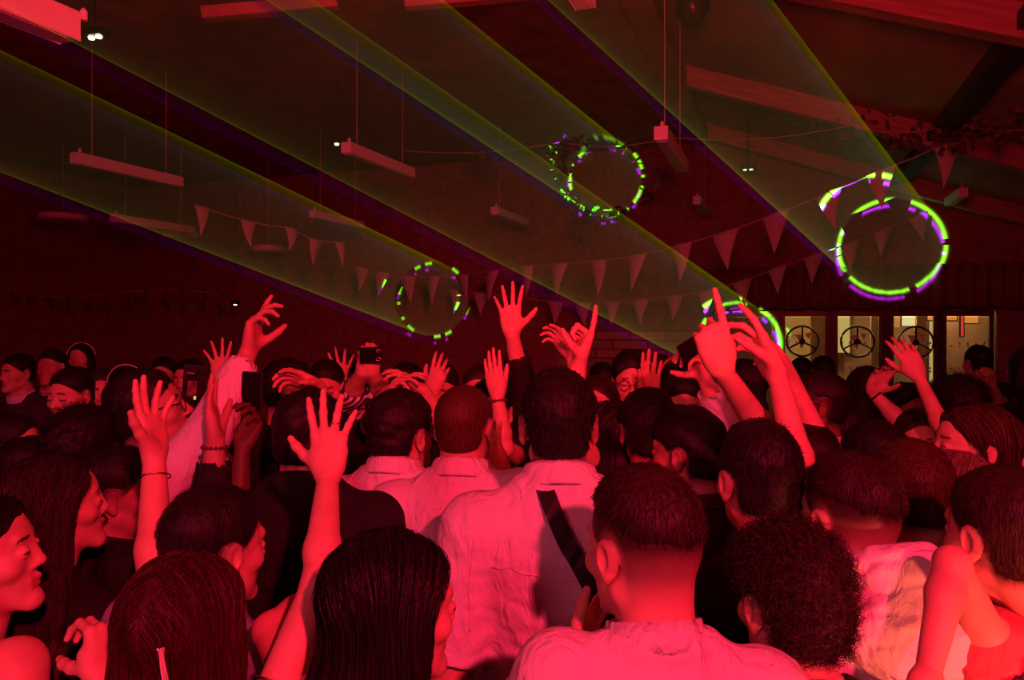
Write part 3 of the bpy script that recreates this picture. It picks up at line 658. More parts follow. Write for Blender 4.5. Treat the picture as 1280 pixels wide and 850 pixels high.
def long_hair_field(hc, Rh, hs, ln, wd=1.0, seed=0, wavy=0, part='mid', back=-.115, cover=True, H=1.7, tail_x=0.0):
    a = ell((0, -.016, .036), (.088, .108, .092)); b = ell((0, -.022, -.045), (.096, .082, .100)); inv = np.array(Rh, dtype=np.float32)
    z0 = hc[2]; rows = [(z0 - ln, .055 * wd, .022, back), (z0 - ln + .06, .088 * wd, .030, back), (z0 - ln * .6, .108 * wd, .036, back), (z0 - .26, .110 * wd, .042, back * .95), (z0 - .17, .100 * wd, .055, back * .70), (z0 - .09, .090, .070, back * .45 + .01), (z0 - .02, .080, .075, -.0), (z0 + .03, .06, .06, .0)]
    rows = [r for i, r in enumerate(sorted(rows))]; st = stack(rows); c0 = nv(hc)
    def F_(p):
        q = (p - c0) @ inv / hs; x, y, z = q[..., 0], q[..., 1], q[..., 2]
        d = smin(a(q), b(q), .03) * hs; p2 = p.copy(); p2[..., 0] = p2[..., 0] - tail_x * np.clip((z0 - p[..., 2]) / .4, 0, 1)
        d = smin(d, st(p2), .035)
        yl = np.interp(z, [-.40, -.16, -.10, -.05, 0, .03, .06, .09, .12], [-.01, -.005, .012 if cover else -.01, .022 if cover else -.012, .035 if cover else .0, .052, .072, .084, .095])
        d = smax(d, (y - yl) * .8 * hs, .012)
        if not cover:
            ear = np.sqrt((y + .008) ** 2 + (z + .002) ** 2) - .030; d = smax(d, -np.maximum(ear, .06 - np.abs(x)), .006)
        g = wob(p, 70, seed, (1, 1, .08 if not wavy else .5)) * (.0035 if not wavy else .007) + wob(p, 200, seed + 2, (1, 1, .05)) * .0012
        return d + g
    return F_
def flow_strands(f, hc, Rh, hs, n, ln, seed, wavy=0, w=.0012, off=.001):
    """long strands combed down over the surface of the hair mass"""
    r = np.random.RandomState(seed); up, fw, rt = Rh[:, 2], Rh[:, 1], Rh[:, 0]; u = r.normal(size=(n * 3, 3)); u /= np.linalg.norm(u, axis=-1, keepdims=True)
    u = u[(u[:, 2] > -.25) & (u[:, 1] < .55 + .5 * u[:, 2])][:n]; n = len(u)
    p = nv(hc) + (u * nv((.084, .108, .092)) * hs + nv((0, -.016, .036)) * hs) @ Rh.T; sx = np.sign(u[:, :1]) + (u[:, :1] == 0)
    K = 26; step = np.minimum(ln + .12, .75) / K * r.uniform(.75, 1.05, (n, 1)); pts = []; lift = off + np.abs(r.normal(size=(n, 1))) * .0022; ph = r.uniform(0, 6.28, (n, 1))
    for i in range(K):
        g = grad(f, p.astype(np.float32)); v = f(p.astype(np.float32))[:, None]; p = p - g * (np.clip(v, -.02, .02) - lift); pts.append(p.copy())
        hz_ = ((p - nv(hc)) @ up)[:, None] / (.1 * hs); d = np.array([[0, 0, -1.0]]) + sx * rt[None] * np.clip(hz_, 0, 1) * 1.6 - fw[None] * np.clip(hz_, 0, 1) * .5
        if wavy: d = d + rt[None] * np.sin(ph * .3 + i * .9 + ph) * wavy + fw[None] * np.cos(ph + i * .9) * wavy * .6
        d = d - g * (d * g).sum(-1, keepdims=True); d /= np.linalg.norm(d, axis=-1, keepdims=True) + 1e-6; p = p + d * step
    return ribbons(pts, w, seed)

# ---- one person
def v3(x): return Vector([float(a) for a in x])
PEOPLE = []
def person(label, px, top, d, yaw=0, head=(0, 0, 0), fem=False, skin='fair', hair=('short', 'black'), hk=None, wear='shirt', wcol='white', sleeve=.55, arms=None, H=None, lean=0.0,
           wide=1.0, group=None, glasses=False, hscale=None, extra=None, low=.45, headx=0.0, up=0.0):
    seed = zlib.crc32(label.encode()) % 9999; hk = dict(hk or {}); arms = arms or {}; hs = hscale or (.95 if fem else 1.0)
    thick = {'short': .016, 'fade': .022, 'buzz': .003, 'curly': .050, 'long': .012, 'bob': .012, 'bun': .012, 'bald': 0, 'cap': .02}[hair[0]]
    if hair[0] == 'curly': thick = hk.get('tt', .045)
    H = H or (2.0 + (HY - top) / F * d - thick); root = Vector(((px - CX) / F * d, d, 0)); yr = math.radians(yaw)
    Rz = Matrix.Rotation(yr, 3, 'Z'); RzT = Rz.transposed()
    r = empty('person', root, yr, label, 'person', group); s = H / 1.78; near = d < 2.4
    loc = lambda w: RzT @ (Vector(w) - root)
    ldir = lambda v: RzT @ Vector(v)
    # body shifts back under the head when the head is pushed forward (lean)
    bx, by = -headx, -.03 - lean
    hc = Vector((0, 0, H - .118 * hs)); Rh = (Matrix.Rotation(math.radians(head[0]), 3, 'Z') @ Matrix.Rotation(math.radians(head[1]), 3, 'X') @ Matrix.Rotation(math.radians(head[2]), 3, 'Y'))
    piv = Vector((0, -.02, -.06)) * hs; hc = hc + piv - Rh @ piv; Rn = np.array(Rh, dtype=np.float32)
    wb = wide * (.90 if fem else 1.0); wa = (.84 if fem else 1.0) * wide; Z = lambda k: k * (H + up * (k > .4))
    tab = [(Z(.45), .150 * wide, .108, by), (Z(.50), .168 * wide, .122, by - .012), (Z(.55), .162 * wide, .12, by - .012), (Z(.60), .148 * wa, .104, by), (Z(.65), .142 * wa, .102, by + .004), (Z(.70), .156 * wa, .112, by + .004),
           (Z(.745), .172 * wb, .118, by), (Z(.78), .176 * wb, .112, by - .006), (Z(.805), .162 * wb, .092, by - .012), (Z(.825), .118 * wb, .070, by - .014), (Z(.845), .068, .055, by - .012)]
    tab = [(a, b * s, c * s, e + 0) for a, b, c, e in tab]; tors = stack([(a, b, c, e) for a, b, c, e in tab]); bxo = nv((bx, 0, 0))
    torso = lambda p, g=0.0: tors(p - bxo, g)
    nkb = Vector((bx, by - .004, Z(.838))); nkr = (.048 if fem else .057) * (wide ** .5)
    trap = U(.03, cap(nkb + Vector((0, -.012, .035)), (bx + .14 * wb * s, by - .014, Z(.812)), .042, .032), cap(nkb + Vector((0, -.012, .035)), (bx - .14 * wb * s, by - .014, Z(.812)), .042, .032))
    ua, fa = (.31 * s, .262 * s); AR = {}
    for sd in ('L', 'R'):
        sg = -1 if sd == 'L' else 1; sj = Vector((bx + sg * .172 * wb * s, by - .012, Z(.798))); A = arms.get(sd)
        if A is None:
            el = sj + Vector((sg * .055, -.02, -ua)); wr = el + Vector((-sg * .02, .10, -fa * .9)); tip = wr + Vector((0, .05, -.15)); n = Vector((-sg, 0, .2)); pose = 'relax'
            A = {}
        else:
            wr = loc(P(*A['w'])); tip = loc(P(*A['t'])); n = ldir(A.get('n', (0, 1, 0))); pose = A.get('pose', 'open')
            if wr.z > sj.z - .05: sj = sj + Vector((-sg * .02, .01, .05 if 'e' in A else .04))
            if 'e' in A: el = loc(P(*A['e']))
            else:
                D = wr - sj; L = D.length; k = max(1.0, L / (ua + fa) * 1.002); u1, f1 = ua * k, fa * k
                aa = (u1 * u1 - f1 * f1 + L * L) / (2 * L); hh = math.sqrt(max(0, u1 * u1 - aa * aa)); pole = ldir(A.get('pole', (sg * .6, 0, -1))); pole = pole - D.normalized() * pole.dot(D.normalized()); pole.normalize()
                el = sj + D.normalized() * aa + pole * hh
            l1, l2 = (el - sj).length / ua, (wr - el).length / fa
            if l1 > 1.25 or l2 > 1.25 or l1 < .5 or l2 < .5: print('ARM %s %s upper %.2f fore %.2f' % (label[:40], sd, l1, l2))
        AR[sd] = dict(sj=sj, el=el, wr=wr, tip=tip, n=n, pose=pose, A=A, thin=A.get('thin', 1.0))
    ar = (.82 if fem else 1.0)
    # skin: torso and arms
    af = []
    for sd, a in AR.items():
        k = ar * a['thin'] * s; m = a['el'].lerp(a['wr'], .28); a['f'] = U(.015, cap(a['sj'], a['el'], .050 * k, .039 * k), cap(a['el'], m, .039 * k, .0415 * k), cap(m, a['wr'], .0415 * k, .0265 * k)); af.append(a['f'])
    dl = U(.02, *[ell(AR[q]['sj'], (.056 * s * (.86 if fem else 1), .058 * s, .060 * s)) for q in ('L', 'R')])
    def skinf(p):
        dd = smin(torso(p), trap(p), .03); dd = smin(dd, dl(p), .035)
        for g in af: dd = smin(dd, g(p), .03)
        return dd
    bare = wear in ('tank', 'strapless'); hh = float(np.clip(.0026 * d, .0042 if bare else .0048, .012)); pts = [v for a in AR.values() for v in (a['sj'], a['el'], a['wr'])]
    lo = [min([q[i] for q in pts] + [[-.25 + bx, by - .2, Z(.45)][i]]) - .07 for i in range(3)]; hi = [max([q[i] for q in pts] + [[.25 + bx, by + .2, Z(.86)][i]]) + .07 for i in range(3)]
    parts = []; V, Fq = mesh_sdf(skinf, lo, hi, hh); parts.append((V, Fq, np.ones((len(V), 3), np.float32)))
    # head and neck
    hfld = xf(head_field(fem, detail=d < 4.5, neck=False), (0, 0, 0), np.eye(3)); hcn = nv(hc)
    nk = cap(hc + Rh @ (Vector((0, -.030, -.045)) * hs), nkb, nkr * .96, nkr * 1.10); nk2 = cap(hc + Rh @ (Vector((0, -.030, -.045)) * hs), hc + Rh @ (Vector((0, -.04, .0)) * hs), nkr * .95, nkr)
    adam = cap(hc + Rh @ (Vector((0, .02, -.085)) * hs), nkb + Vector((0, .045, -.02)), .030, .022)
    def headf(p): return smin(hfld((p - hcn) @ Rn / hs) * hs, smin(smin(nk(p), nk2(p), .01), adam(p), .02), .022)
    h2 = float(np.clip(.0023 * d, .0026, .010)); lo = [min(hc[i] - .15, nkb[i] - .09) for i in range(3)]; hi = [max(hc[i] + .15, nkb[i] + .09) for i in range(3)]; lo[2] = nkb.z - .03
    V, Fq = mesh_sdf(headf, lo, hi, h2); parts.append((V, Fq, head_mask((V - hcn) @ Rn / hs, hk.get('stub', 2 if hair[0] == 'fade' else (1 if hair[0] in ('short', 'buzz', 'curly') else 0)), 0 if d > 5 else (.0028 if fem else .0048))))
    for sd, a in AR.items():
        if not a['A'] and d > 1.8: hsz = .008
        else: hsz = float(np.clip(.0019 * d, .0024, .009))
        hf, hcen = hand_field(a['tip'] - a['wr'], a['n'], sd, a['pose'], a['wr'], s * (.90 if fem else 1.0) * a['A'].get('hs', 1.0)); stub = cap(a['wr'].lerp(a['el'], .10), a['wr'] + (a['tip'] - a['wr']).normalized() * .012, .0268 * ar * s * a['thin'], .0235 * s * ar)
        f2 = U(.012, hf, stub); V, Fq = mesh_sdf(f2, [hcen[i] - .145 for i in range(3)], [hcen[i] + .145 for i in range(3)], hsz); parts.append((V, Fq, np.ones((len(V), 3), np.float32)))
    V, Fq, A_ = join(parts); stubc = tuple(c * 1.6 for c in HAIRS[hair[1]]); mesh_obj('body', V, Fq, skin_mat(skin, stubc), r, True, A_)
    # hair
    hl = lambda f: (lambda p: f((p - hcn) @ Rn / hs) * hs); kind = hair[0]
    if kind != 'bald':
        h3 = float(np.clip(.0026 * d, .0032, .011)); fl = None
        if kind in ('long', 'bob'):
            ln = hk.get('len', .42 if kind == 'long' else .20); fl = long_hair_field(hc, Rh, hs, ln, hk.get('wd', 1.0), seed, hk.get('wavy', 0), back=by - .105 + (.03 if kind == 'bob' else 0), cover=hk.get('cover', True), tail_x=hk.get('tx', 0.0))
            lo = (hc.x - .2, min(hc.y - .18, by - .2), hc.z - ln - .03); hi = (hc.x + .2, hc.y + .15, hc.z + .16)
        else:
            if kind == 'short': g = short_hair_field(hk.get('ts', .006), hk.get('tt', .016), hk.get('tb', .008), hk.get('zl', 0), 0, seed, hk.get('front', 0))
            elif kind == 'fade': g = short_hair_field(hk.get('ts', .004), hk.get('tt', .024), hk.get('tb', .006), 0, 0, seed, hk.get('front', .004), True)
            elif kind == 'buzz': g = short_hair_field(.0015, .003, .002, 0, 0, seed)
            elif kind == 'cap': g = short_hair_field(.008, .02, .01, .03, 0, seed, 0)
            elif kind == 'curly': g = short_hair_field(hk.get('ts', .010), hk.get('tt', .030), hk.get('tb', .016), hk.get('zl', -.005), 1, seed, hk.get('front', .02))
            elif kind == 'bun':
                g0 = short_hair_field(.006, .010, .008, -.0, 0, seed); bc = ell((0, -.075, .115), (.036, .036, .032)); g = lambda p: smin(g0(p), bc(p) + wob(p, 120, seed) * .002, .012)
            fl = hl(g); lo = [hc[i] - .19 for i in range(3)]; hi = [hc[i] + .20 for i in range(3)]
        V, Fq = mesh_sdf(fl, lo, hi, h3); hp = [(V, Fq, np.zeros((len(V), 3)))]; dens = hk.get('n', 1.0)
        if len(V) and d < 3.3:
            N_ = grad(fl, V, .003)
            if kind in ('long', 'bob'): k = int((3000 if d < 1.9 else 1100) * dens); sv, sf = flow_strands(fl, hc, Rn, hs, k, ln, seed, hk.get('wavy', 0) * .8, .0013 if d < 1.9 else .002)
            elif kind == 'curly': k = int((5200 if d < 1.6 else 1800) * dens); sv, sf = strands(fl, V, N_, k, .020, .9, seed, 'curly', center=hcn, Rh=Rn, hs=hs)
            else:
                k = int((9000 if d < 1.8 else 3500) * dens); L = {'short': .014, 'fade': .017, 'buzz': .004, 'cap': .01, 'bun': .02}[kind] * hk.get('L', 1.0); sv, sf = strands(fl, V, N_, k, L, hk.get('lift', .26), seed, 'short', .0012 if d < 1.6 else .0018, hcn, Rn, hs)
            hp.append((sv, sf, np.zeros((len(sv), 3))))
        V, Fq, _ = join(hp)
        if kind == 'cap': mesh_obj('cap', V, Fq, cloth_mat('black'), r, True)
        else: mesh_obj('hair', V, Fq, hair_mat(hair[1]), r, True)
    # clothing
    g0 = {'shirt': .013, 'tee': .010, 'band': .010, 'suit': .020, 'hoodie': .026, 'tank': .006, 'polo': .011}[wear]; cl = []
    slv = {} if sleeve is None else {q: arms.get(q, {}).get('sleeve', sleeve) if arms.get(q) else (sleeve) for q in ('L', 'R')}
    for sd, a in AR.items():
        t = slv.get(sd, 0)
        if wear == 'tank' or t <= 0: continue
        k = ar * s; ex = g0 * 1.15 + (.007 if wear in ('shirt', 'suit', 'hoodie') else .005); segs = []
        if t <= 1: e_ = a['sj'].lerp(a['el'], t); segs.append(cap(a['sj'], e_, .052 * k + ex, .044 * k + ex + .008)); cut = (e_, (a['el'] - a['sj']).normalized())
        else:
            e_ = a['el'].lerp(a['wr'], t - 1); m = a['el'].lerp(a['wr'], .28); segs += [cap(a['sj'], a['el'], .052 * k + ex, .041 * k + ex), cap(a['el'], e_, .043 * k + ex, (.041 - .013 * (t - 1)) * k + ex * .85)]; cut = (e_, (a['wr'] - a['el']).normalized())
        f0 = U(.02, *segs); c_, n_ = nv(cut[0]), nv(cut[1])
        def slf(p, f0=f0, c_=c_, n_=n_, a=a, k=k, ex=ex):
            dd = f0(p); q = (p - c_) @ n_; dd = smax(dd, np.where(np.linalg.norm(p - c_, axis=-1) < .16, q, -1), .004)
            hole = np.maximum(a['f'](p) - ex * .55, -.018 - q); return smax(dd, -hole, .003)
        cl.append(slf)
    sh = U(.03, *[ell(AR[q]['sj'], (.058 * s * (.88 if fem else 1) + g0, .060 * s + g0, .060 * s + g0 * .6)) for q in ('L', 'R')])
    hemz = Z(low)
    nhole = cap(nkb + Vector((0, .01, .004)), nkb + Vector((0, .03, .2)), nkr * 1.10 + (.006 if wear != 'band' else .010), nkr * 1.3 + .02); fo = {'shirt': 1.0, 'suit': .7, 'hoodie': 1.3, 'tee': .8, 'band': .7, 'tank': .15, 'polo': .7}[wear]
    Z77 = Z(.772 if not hk.get('cutlow') else .74)
    def clothf(p):
        dd = tors(p - bxo, g0)
        if wear == 'tank': return np.maximum(dd, p[..., 2] - (Z77 - .02 * np.abs(p[..., 0]) / .1))
        dd = smin(dd, trap(p) - g0 * .8, .03); dd = smin(dd, sh(p), .035)
        for g in cl: dd = smin(dd, g(p), .022)
        z = p[..., 2]; fold = wob(p, 26, seed, (1, 1, .45)) * .0058 + np.abs(wob(p, 42, seed + 3, (.8, .8, 1.2))) * .0068 + np.abs(wob(p, 80, seed + 5, (.6, .6, 1.3))) * .0022
        dd = dd - fold * fo * .9 * np.clip((Z(.850) - z) / .07, 0, 1); dd = smax(dd, -nhole(p), .005); return np.maximum(dd, hemz - z)
    hc_ = float(np.clip(.0034 * d, .0048, .014)); lo = [min([q[i] for q in pts] + [[-.27 + bx, by - .2, hemz][i]]) - .09 for i in range(3)]; hi = [max([q[i] for q in pts] + [[.27 + bx, by + .2, Z(.87)][i]]) + .09 for i in range(3)]; lo[2] = max(lo[2], hemz - .02)
    V, Fq = mesh_sdf(clothf, lo, hi, hc_); nm = {'shirt': 'shirt', 'tee': 't_shirt', 'band': 't_shirt', 'suit': 'jacket', 'hoodie': 'hoodie', 'tank': 'top', 'polo': 'shirt'}[wear]; so = mesh_obj(nm, V, Fq, cloth_mat(wcol), r, True)
    if wear in ('shirt', 'band', 'suit', 'polo', 'tee'):
        R0 = nkr * 1.12 + .007; M = Matrix.Rotation(math.radians(-20), 3, 'X'); ht = {'shirt': .040, 'band': .030, 'suit': .034, 'polo': .03, 'tee': .006}[wear]; m = MB()
        if wear in ('shirt', 'polo', 'suit'): prof = [(R0, -.012), (R0 - .001, ht), (R0 + .004, ht + .003), (R0 + .010, ht - .006), (R0 + .020, -.004), (R0 + .016, -.012), (R0 + .007, ht * .4)]
        else: prof = [(R0 + .002, -.016), (R0, ht), (R0 + .004, ht + .002), (R0 + .010, -.014)]
        m.lathe(nkb + Vector((0, .004, .016)), [(a, b) for a, b in prof], 40, M)
        m.build('collar', cloth_mat('white' if wear == 'suit' and hk.get('wc', True) else wcol), so, True)
    if wear == 'shirt' and d < 2.3 and wcol == 'white':
        for nm2, P2 in [('yoke_seam', [(bx + (i / 24 - .5) * .30 * s, by - .14, Z(.768) + .010 * math.cos(i / 24 * 2 * PI)) for i in range(25)])] + [('sleeve_seam', [(bx + sg * (.172 + .010 * math.sin(i / 14 * PI)) * wb * s, by - .12 + .02 * (i / 14), Z(.70) + i / 14 * (Z(.80) - Z(.70))) for i in range(15)]) for sg in (-1, 1)]:
            q = np.array(P2, dtype=np.float32)
            for _ in range(8): g_ = grad(clothf, q); q = q - g_ * (clothf(q)[:, None] - .0008) * .9
            MB().tube([Vector([float(a) for a in t]) for t in q], .0017, 5).build(nm2, cloth_mat(wcol), so, True)
    if wear == 'hoodie':
        M = Matrix.Rotation(math.radians(-24), 3, 'X'); c0 = nv(nkb + Vector((0, -.02, .040)))
        tor = lambda p: np.sqrt((np.sqrt(((p - c0)[..., 0] / 1.15) ** 2 + ((p - c0)[..., 1]) ** 2) - .075) ** 2 + ((p - c0)[..., 2] + .32 * (p - c0)[..., 1]) ** 2 * .30) - .036
        hd = lambda p: smin(tor(p), ell(c0 + nv((0, -.095, -.060)), (.125, .050, .085))(p), .03) - np.abs(wob(p, 60, seed, (.4, .8, 2.4))) * .008
        V, Fq = mesh_sdf(hd, c0 - .22, c0 + .2, max(.004, hc_ * .8)); mesh_obj('hood', V, Fq, cloth_mat(wcol), so, True)
    if wear == 'tank':
        for sg in (-1, 1):
            q = []
            for i in range(13):
                a = PI * i / 12; x = bx + sg * (.085 + .012 * math.sin(a)) * wb; y = by - math.cos(a) * (.118 * s); z = Z77 - .004 + math.sin(a) ** .6 * (Z(.826) - Z77)
                pp = np.array([[x, y, z]], dtype=np.float32)
                for _ in range(4): gg = grad(skinf, pp); pp = pp - gg * (skinf(pp)[:, None] - .003)
                q.append(Vector([float(t) for t in pp[0]]))
            MB().tube(q, .0042, 6).build('strap', cloth_mat(wcol), so, True)
    lg = []
    for sg in (-1, 1):
        hp, kn, an = Vector((bx + sg * .088 * s, by - .01, Z(.46))), Vector((bx + sg * .10 * s, by + .02, Z(.27))), Vector((bx + sg * .105 * s, by - .02, .06))
        lg += [cap(hp, kn, .092 * s, .066 * s), cap(kn, an, .066 * s, .056 * s), ell((an.x, an.y + .06, .045), (.045, .13, .045))]
    tr = U(.02, stack([(Z(.43), .160 * wide * s, .12, by), (Z(.50), .172 * wide * s, .126 * s, by - .012), (Z(.56), .158 * wa * s, .118 * s, by - .01)]), *lg)
    V, Fq = mesh_sdf(lambda p: np.maximum(tr(p - nv((0, 0, 0))), .0 - p[..., 2]), (bx - .28, by - .25, -.02), (bx + .28, by + .28, Z(.58)), .022); mesh_obj('trousers', V, Fq, cloth_mat('charcoal' if seed % 2 else 'navy'), r, True)
    info = dict(root=r, hc=hc, Rh=Rh, AR=AR, hs=hs, nkb=nkb, clothf=clothf, skinf=skinf, hairf=fl if kind != 'bald' else None, loc=loc, Z=Z, by=by, bx=bx, ar=ar * s)
    # worn things
    for sd, a in AR.items():
        for (kd, t, colr, rad) in a['A'].get('band', []):
            c = a['wr'].lerp(a['el'], t); dr = (a['wr'] - a['el']).normalized(); M = dr.to_track_quat('Y', 'Z').to_matrix(); R_ = (.0265 + t * .025) * info['ar'] * a['thin'] + .004 + rad; m = MB()
            if kd == 'beads':
                for i in range(16):
                    q = M @ Vector((R_ * math.cos(i * PI / 8), 0, R_ * math.sin(i * PI / 8))); m.lathe(c + q, [(.002, -.005), (.0055, 0), (.002, .005)], 6)
            elif kd == 'chain':
                for i in range(14):
                    an_ = i * PI / 7; q = M @ Vector((R_ * math.cos(an_), 0, R_ * math.sin(an_))); E = M @ Matrix.Rotation(-an_, 3, 'Y') @ Matrix.Rotation((i % 2) * PI / 2, 3, 'Z'); m.torus(c + q, .0075, .0022, E, 10, 5)
            else: m.torus(c, R_, rad, M, 28, 6)
            m.build('bracelet', colr, r, True)
        if a['A'].get('ring'):
            f = (a['tip'] - a['wr']).normalized(); n = (a['n'] - f * a['n'].dot(f)).normalized(); t = (f.cross(n) if sd == 'R' else n.cross(f)).normalized(); fk = a['A']['ring']; b_ = {'ring': (-.0115, .094, -7, .024), 'index': (.031, .094, 14, .02)}[fk]
            an_ = math.radians(b_[2]); dd_ = f * math.cos(an_) + t * math.sin(an_); sc = s * (.9 if fem else 1); c = a['wr'] + (t * b_[0] + f * b_[1]) * sc + dd_ * b_[3] + n * .002; MB().torus(c, .0105 * sc, .0018, dd_.to_track_quat('Y', 'Z').to_matrix(), 20, 5).build('finger_ring', MATS['gold'], r, True)
    if glasses:
        m = MB(); HM = lambda x, y, z: hc + Rh @ (Vector((x, y, z)) * hs)
        for sg in (-1, 1):
            m.torus(HM(sg * .033, .104, .004), .021, .0018, Rh, 24, 6); m.tube([HM(sg * .054, .100, .008), HM(sg * .079, .06, .010), HM(sg * .082, -.01, .012)], .0018, 6)
        m.tube([HM(-.012, .106, .006), HM(.012, .106, .006)], .0016, 6); m.build('glasses', MATS['steel'] if glasses == 'wire' else M_DARKMETAL, r, True)
    if extra: extra(info)
    PEOPLE.append(info); return info
plain('gold', (.9, .6, .25), .25, 1.0); plain('steel', (.8, .8, .8), .25, 1.0); plain('leather_black', (.02, .015, .015), .5); plain('bead_brown', (.12, .05, .04), .5)

# ================================================================== worn extras
def surf_path(f, pts, off=.004, it=8):
    p = np.array(pts, dtype=np.float32)
    for _ in range(it): g = grad(f, p); p = p - g * (f(p)[:, None] - off) * .9
    return [Vector([float(a) for a in q]) for q in p]
def flat_strap(pts, nrm, wd, th, name, mat, parent):
    vs = []; fs = []; n = len(pts) - 1
    for i, q in enumerate(pts):
        t = (pts[min(i + 1, n)] - pts[max(i - 1, 0)]).normalized(); nn = nrm[i]; sd = t.cross(nn).normalized()
        for a in (-wd / 2, wd / 2):
            for b in (-.001, th): vs.append(q + sd * a + nn * b)
    for i in range(n):
        a, b = i * 4, i * 4 + 4; fs += [(a, a + 2, b + 2, b), (a + 1, b + 1, b + 3, a + 3), (a, b, b + 1, a + 1), (a + 2, a + 3, b + 3, b + 2)]
    fs += [(0, 1, 3, 2), (4 * n, 4 * n + 2, 4 * n + 3, 4 * n + 1)]
    return mesh_obj(name, vs, fs, mat, parent, False)
def strap_b(info):
    Z, by, f = info['Z'], info['by'], info['clothf']; n = 30; pts = []
    for i in range(n + 1):
        t = i / n; pts.append((-.072 + .32 * t, by + .04 - .20 * min(1, t * 6), Z(.868) - .62 * max(0, t - .06)))
    q = surf_path(f, pts, .014); q = [sum(q[max(0, i - 2):i + 3], Vector()) / len(q[max(0, i - 2):i + 3]) for i in range(len(q))]; g = grad(f, np.array([list(a) for a in q], dtype=np.float32)); nr = [Vector([float(c) for c in a]) for a in g]
    flat_strap(q, nr, .036, .004, 'bag_strap', MATS['leather_black'], info['root'])
def strap_braid(info):
    Z, by, f = info['Z'], info['by'], info['clothf']; n = 60; pts = []
    for i in range(n + 1): t = i / n; pts.append((-.02 - .20 * t, by - .14 + .02 * t, Z(.835) - .16 * t))
    q = surf_path(f, pts, .008); m = MB()
    for k in range(3):
        ph = k * 2 * PI / 3; r = []
        for i, a in enumerate(q): r.append(a + Vector((.5, 0, .8)) * .007 * math.cos(i * .8 + ph) + Vector((0, -1, 0)) * .005 * math.sin(i * 1.6 + ph))
        m.tube(r, .0055, 6)
    m.build('braided_strap', plain('braid_leather', (.09, .05, .10), .4), info['root'], True)
def tinsel(info):
    hc, m = info['hc'], MB(); r = random.Random(4)
    for k in range(6):
        q = [(.058 + .004 * k + .022 * (i / 30) + .003 * math.sin(i * .9 + k * 2), info['by'] - .22, hc.z + .050 - i / 30 * .30) for i in range(31)]
        w = surf_path(info['hairf'], q, .011 + .0015 * (k % 3), 10); w = [sum(w[max(0, i - 5):i + 6], Vector()) / len(w[max(0, i - 5):i + 6]) for i in range(len(w))]
        g = grad(info['hairf'], np.array([list(t) for t in w], dtype=np.float32)); v = info['hairf'](np.array([list(t) for t in w], dtype=np.float32))
        w = [t + Vector([float(c) for c in gg]) * max(0.0, .009 - float(vv)) for t, gg, vv in zip(w, g, v)]
        m.tube(w, .0012, 4)
    o = m.build('hair_tinsel', plain('pale_tinsel', (.95, .85, .7), .3, .3), info['root'], True); tag(o, 'silvery gold tinsel strands'); a = info['AR']['R']; c = a['sj'].lerp(a['el'], .30); mm = MB()
    for w in (0, .03): cc = a['sj'].lerp(a['el'], .26 + w * 3); mm.torus(cc, .0455, .0016, (a['el'] - a['sj']).normalized().to_track_quat('Y', 'Z').to_matrix() @ Matrix.Rotation(.3 - w * 12, 3, 'X'), 30, 5)
    mm.build('arm_chain', MATS['gold'], info['root'], True)
def piping(info):
    q = surf_path(info['clothf'], [(-.09 + .012 * i, info['by'] - .085, info['Z'](.852) - .0022 * abs(i - 5) ** 1.3) for i in range(14)], .002); MB().tube(q, .0022, 6).build('collar_piping', plain('pale_piping', (.85, .8, .78), .5), info['root'], True)
def headband(mat, rad=.088, r_=.0035):
    def f(info):
        MB().torus(info['hc'] + info['Rh'] @ Vector((0, -.005, .02)), rad + .012, r_, info['Rh'], 30, 6, .1, PI - .1).build('headband', mat, info['root'], True)
    return f
def earring(info):
    MB().torus(info['hc'] + info['Rh'] @ (Vector((.078, -.008, -.038)) * .95), .009, .0013, info['Rh'], 16, 5).build('earring', MATS['gold'], info['root'], True)
PALE = plain('pale_plastic', (.8, .85, .7), .4)
def phone(px, py, d, yaw, roll, label, w=.072, h=.15, screen=None, lenses=0, side=1):
    """side=1: the screen faces the camera side (local -y)"""
    r = empty('smartphone', P(px, py, d), 0, label, 'phone'); r.rotation_euler = (0, math.radians(roll), math.radians(yaw))
    MB().box((0, 0, 0), (w, .008, h), bev=.003).build('case', plain('phone_case_black', (.02, .02, .022), .35), r)
    MB().box((0, -.0045, 0), (w * .93, .001, h * .95)).build('screen', screen or plain('dark_phone_screen', (.010, .008, .010), .6, spec=.05), r)
    m = MB()
    for i in range(lenses): m.torus((w * .25 * (-1) ** i, -.0055, h * .33 - (i // 2) * .03), .008, .0022, None, 16, 6)
    if lenses: m.build('camera_lenses', MATS['steel'], r, True)
    return r

# ================================================================== the crowd, nearest first
a = dict
person('man with faded haircut in white band-collar shirt, left hand raised to his mouth', 812, 578, 1.18, 6, (24, -5, 0), hair=('fade', 'brown'), hk=a(tt=.022, ts=.004), wear='band', sleeve=.6, up=.02,
       arms={'L': a(w=(714, 838, 1.30), t=(762, 765, 1.42), n=(.5, -.7, .15), pose='open', band=[('chain', .10, MATS['steel'], .001)])})
person('tall man in white shirt seen from behind with black bag strap across his back', 698, 460, 1.65, 0, (0, 0, 0), hair=('short', 'black'), wear='shirt', sleeve=.8, extra=strap_b, up=.06)
person('woman with long reddish dark hair and tinsel, bare arm raised with open ringed hand', 230, 690, 1.16, 0, (-8, 0, 0), fem=True, hair=('long', 'dyed'), hk=a(len=.5), wear='tank', wcol='black', extra=tinsel,
       arms={'R': a(e=(400, 728, 1.26), w=(410, 596, 1.42), t=(412, 500, 1.46), n=(0, 1, 0), pose='open', ring='ring', hs=1.04)})
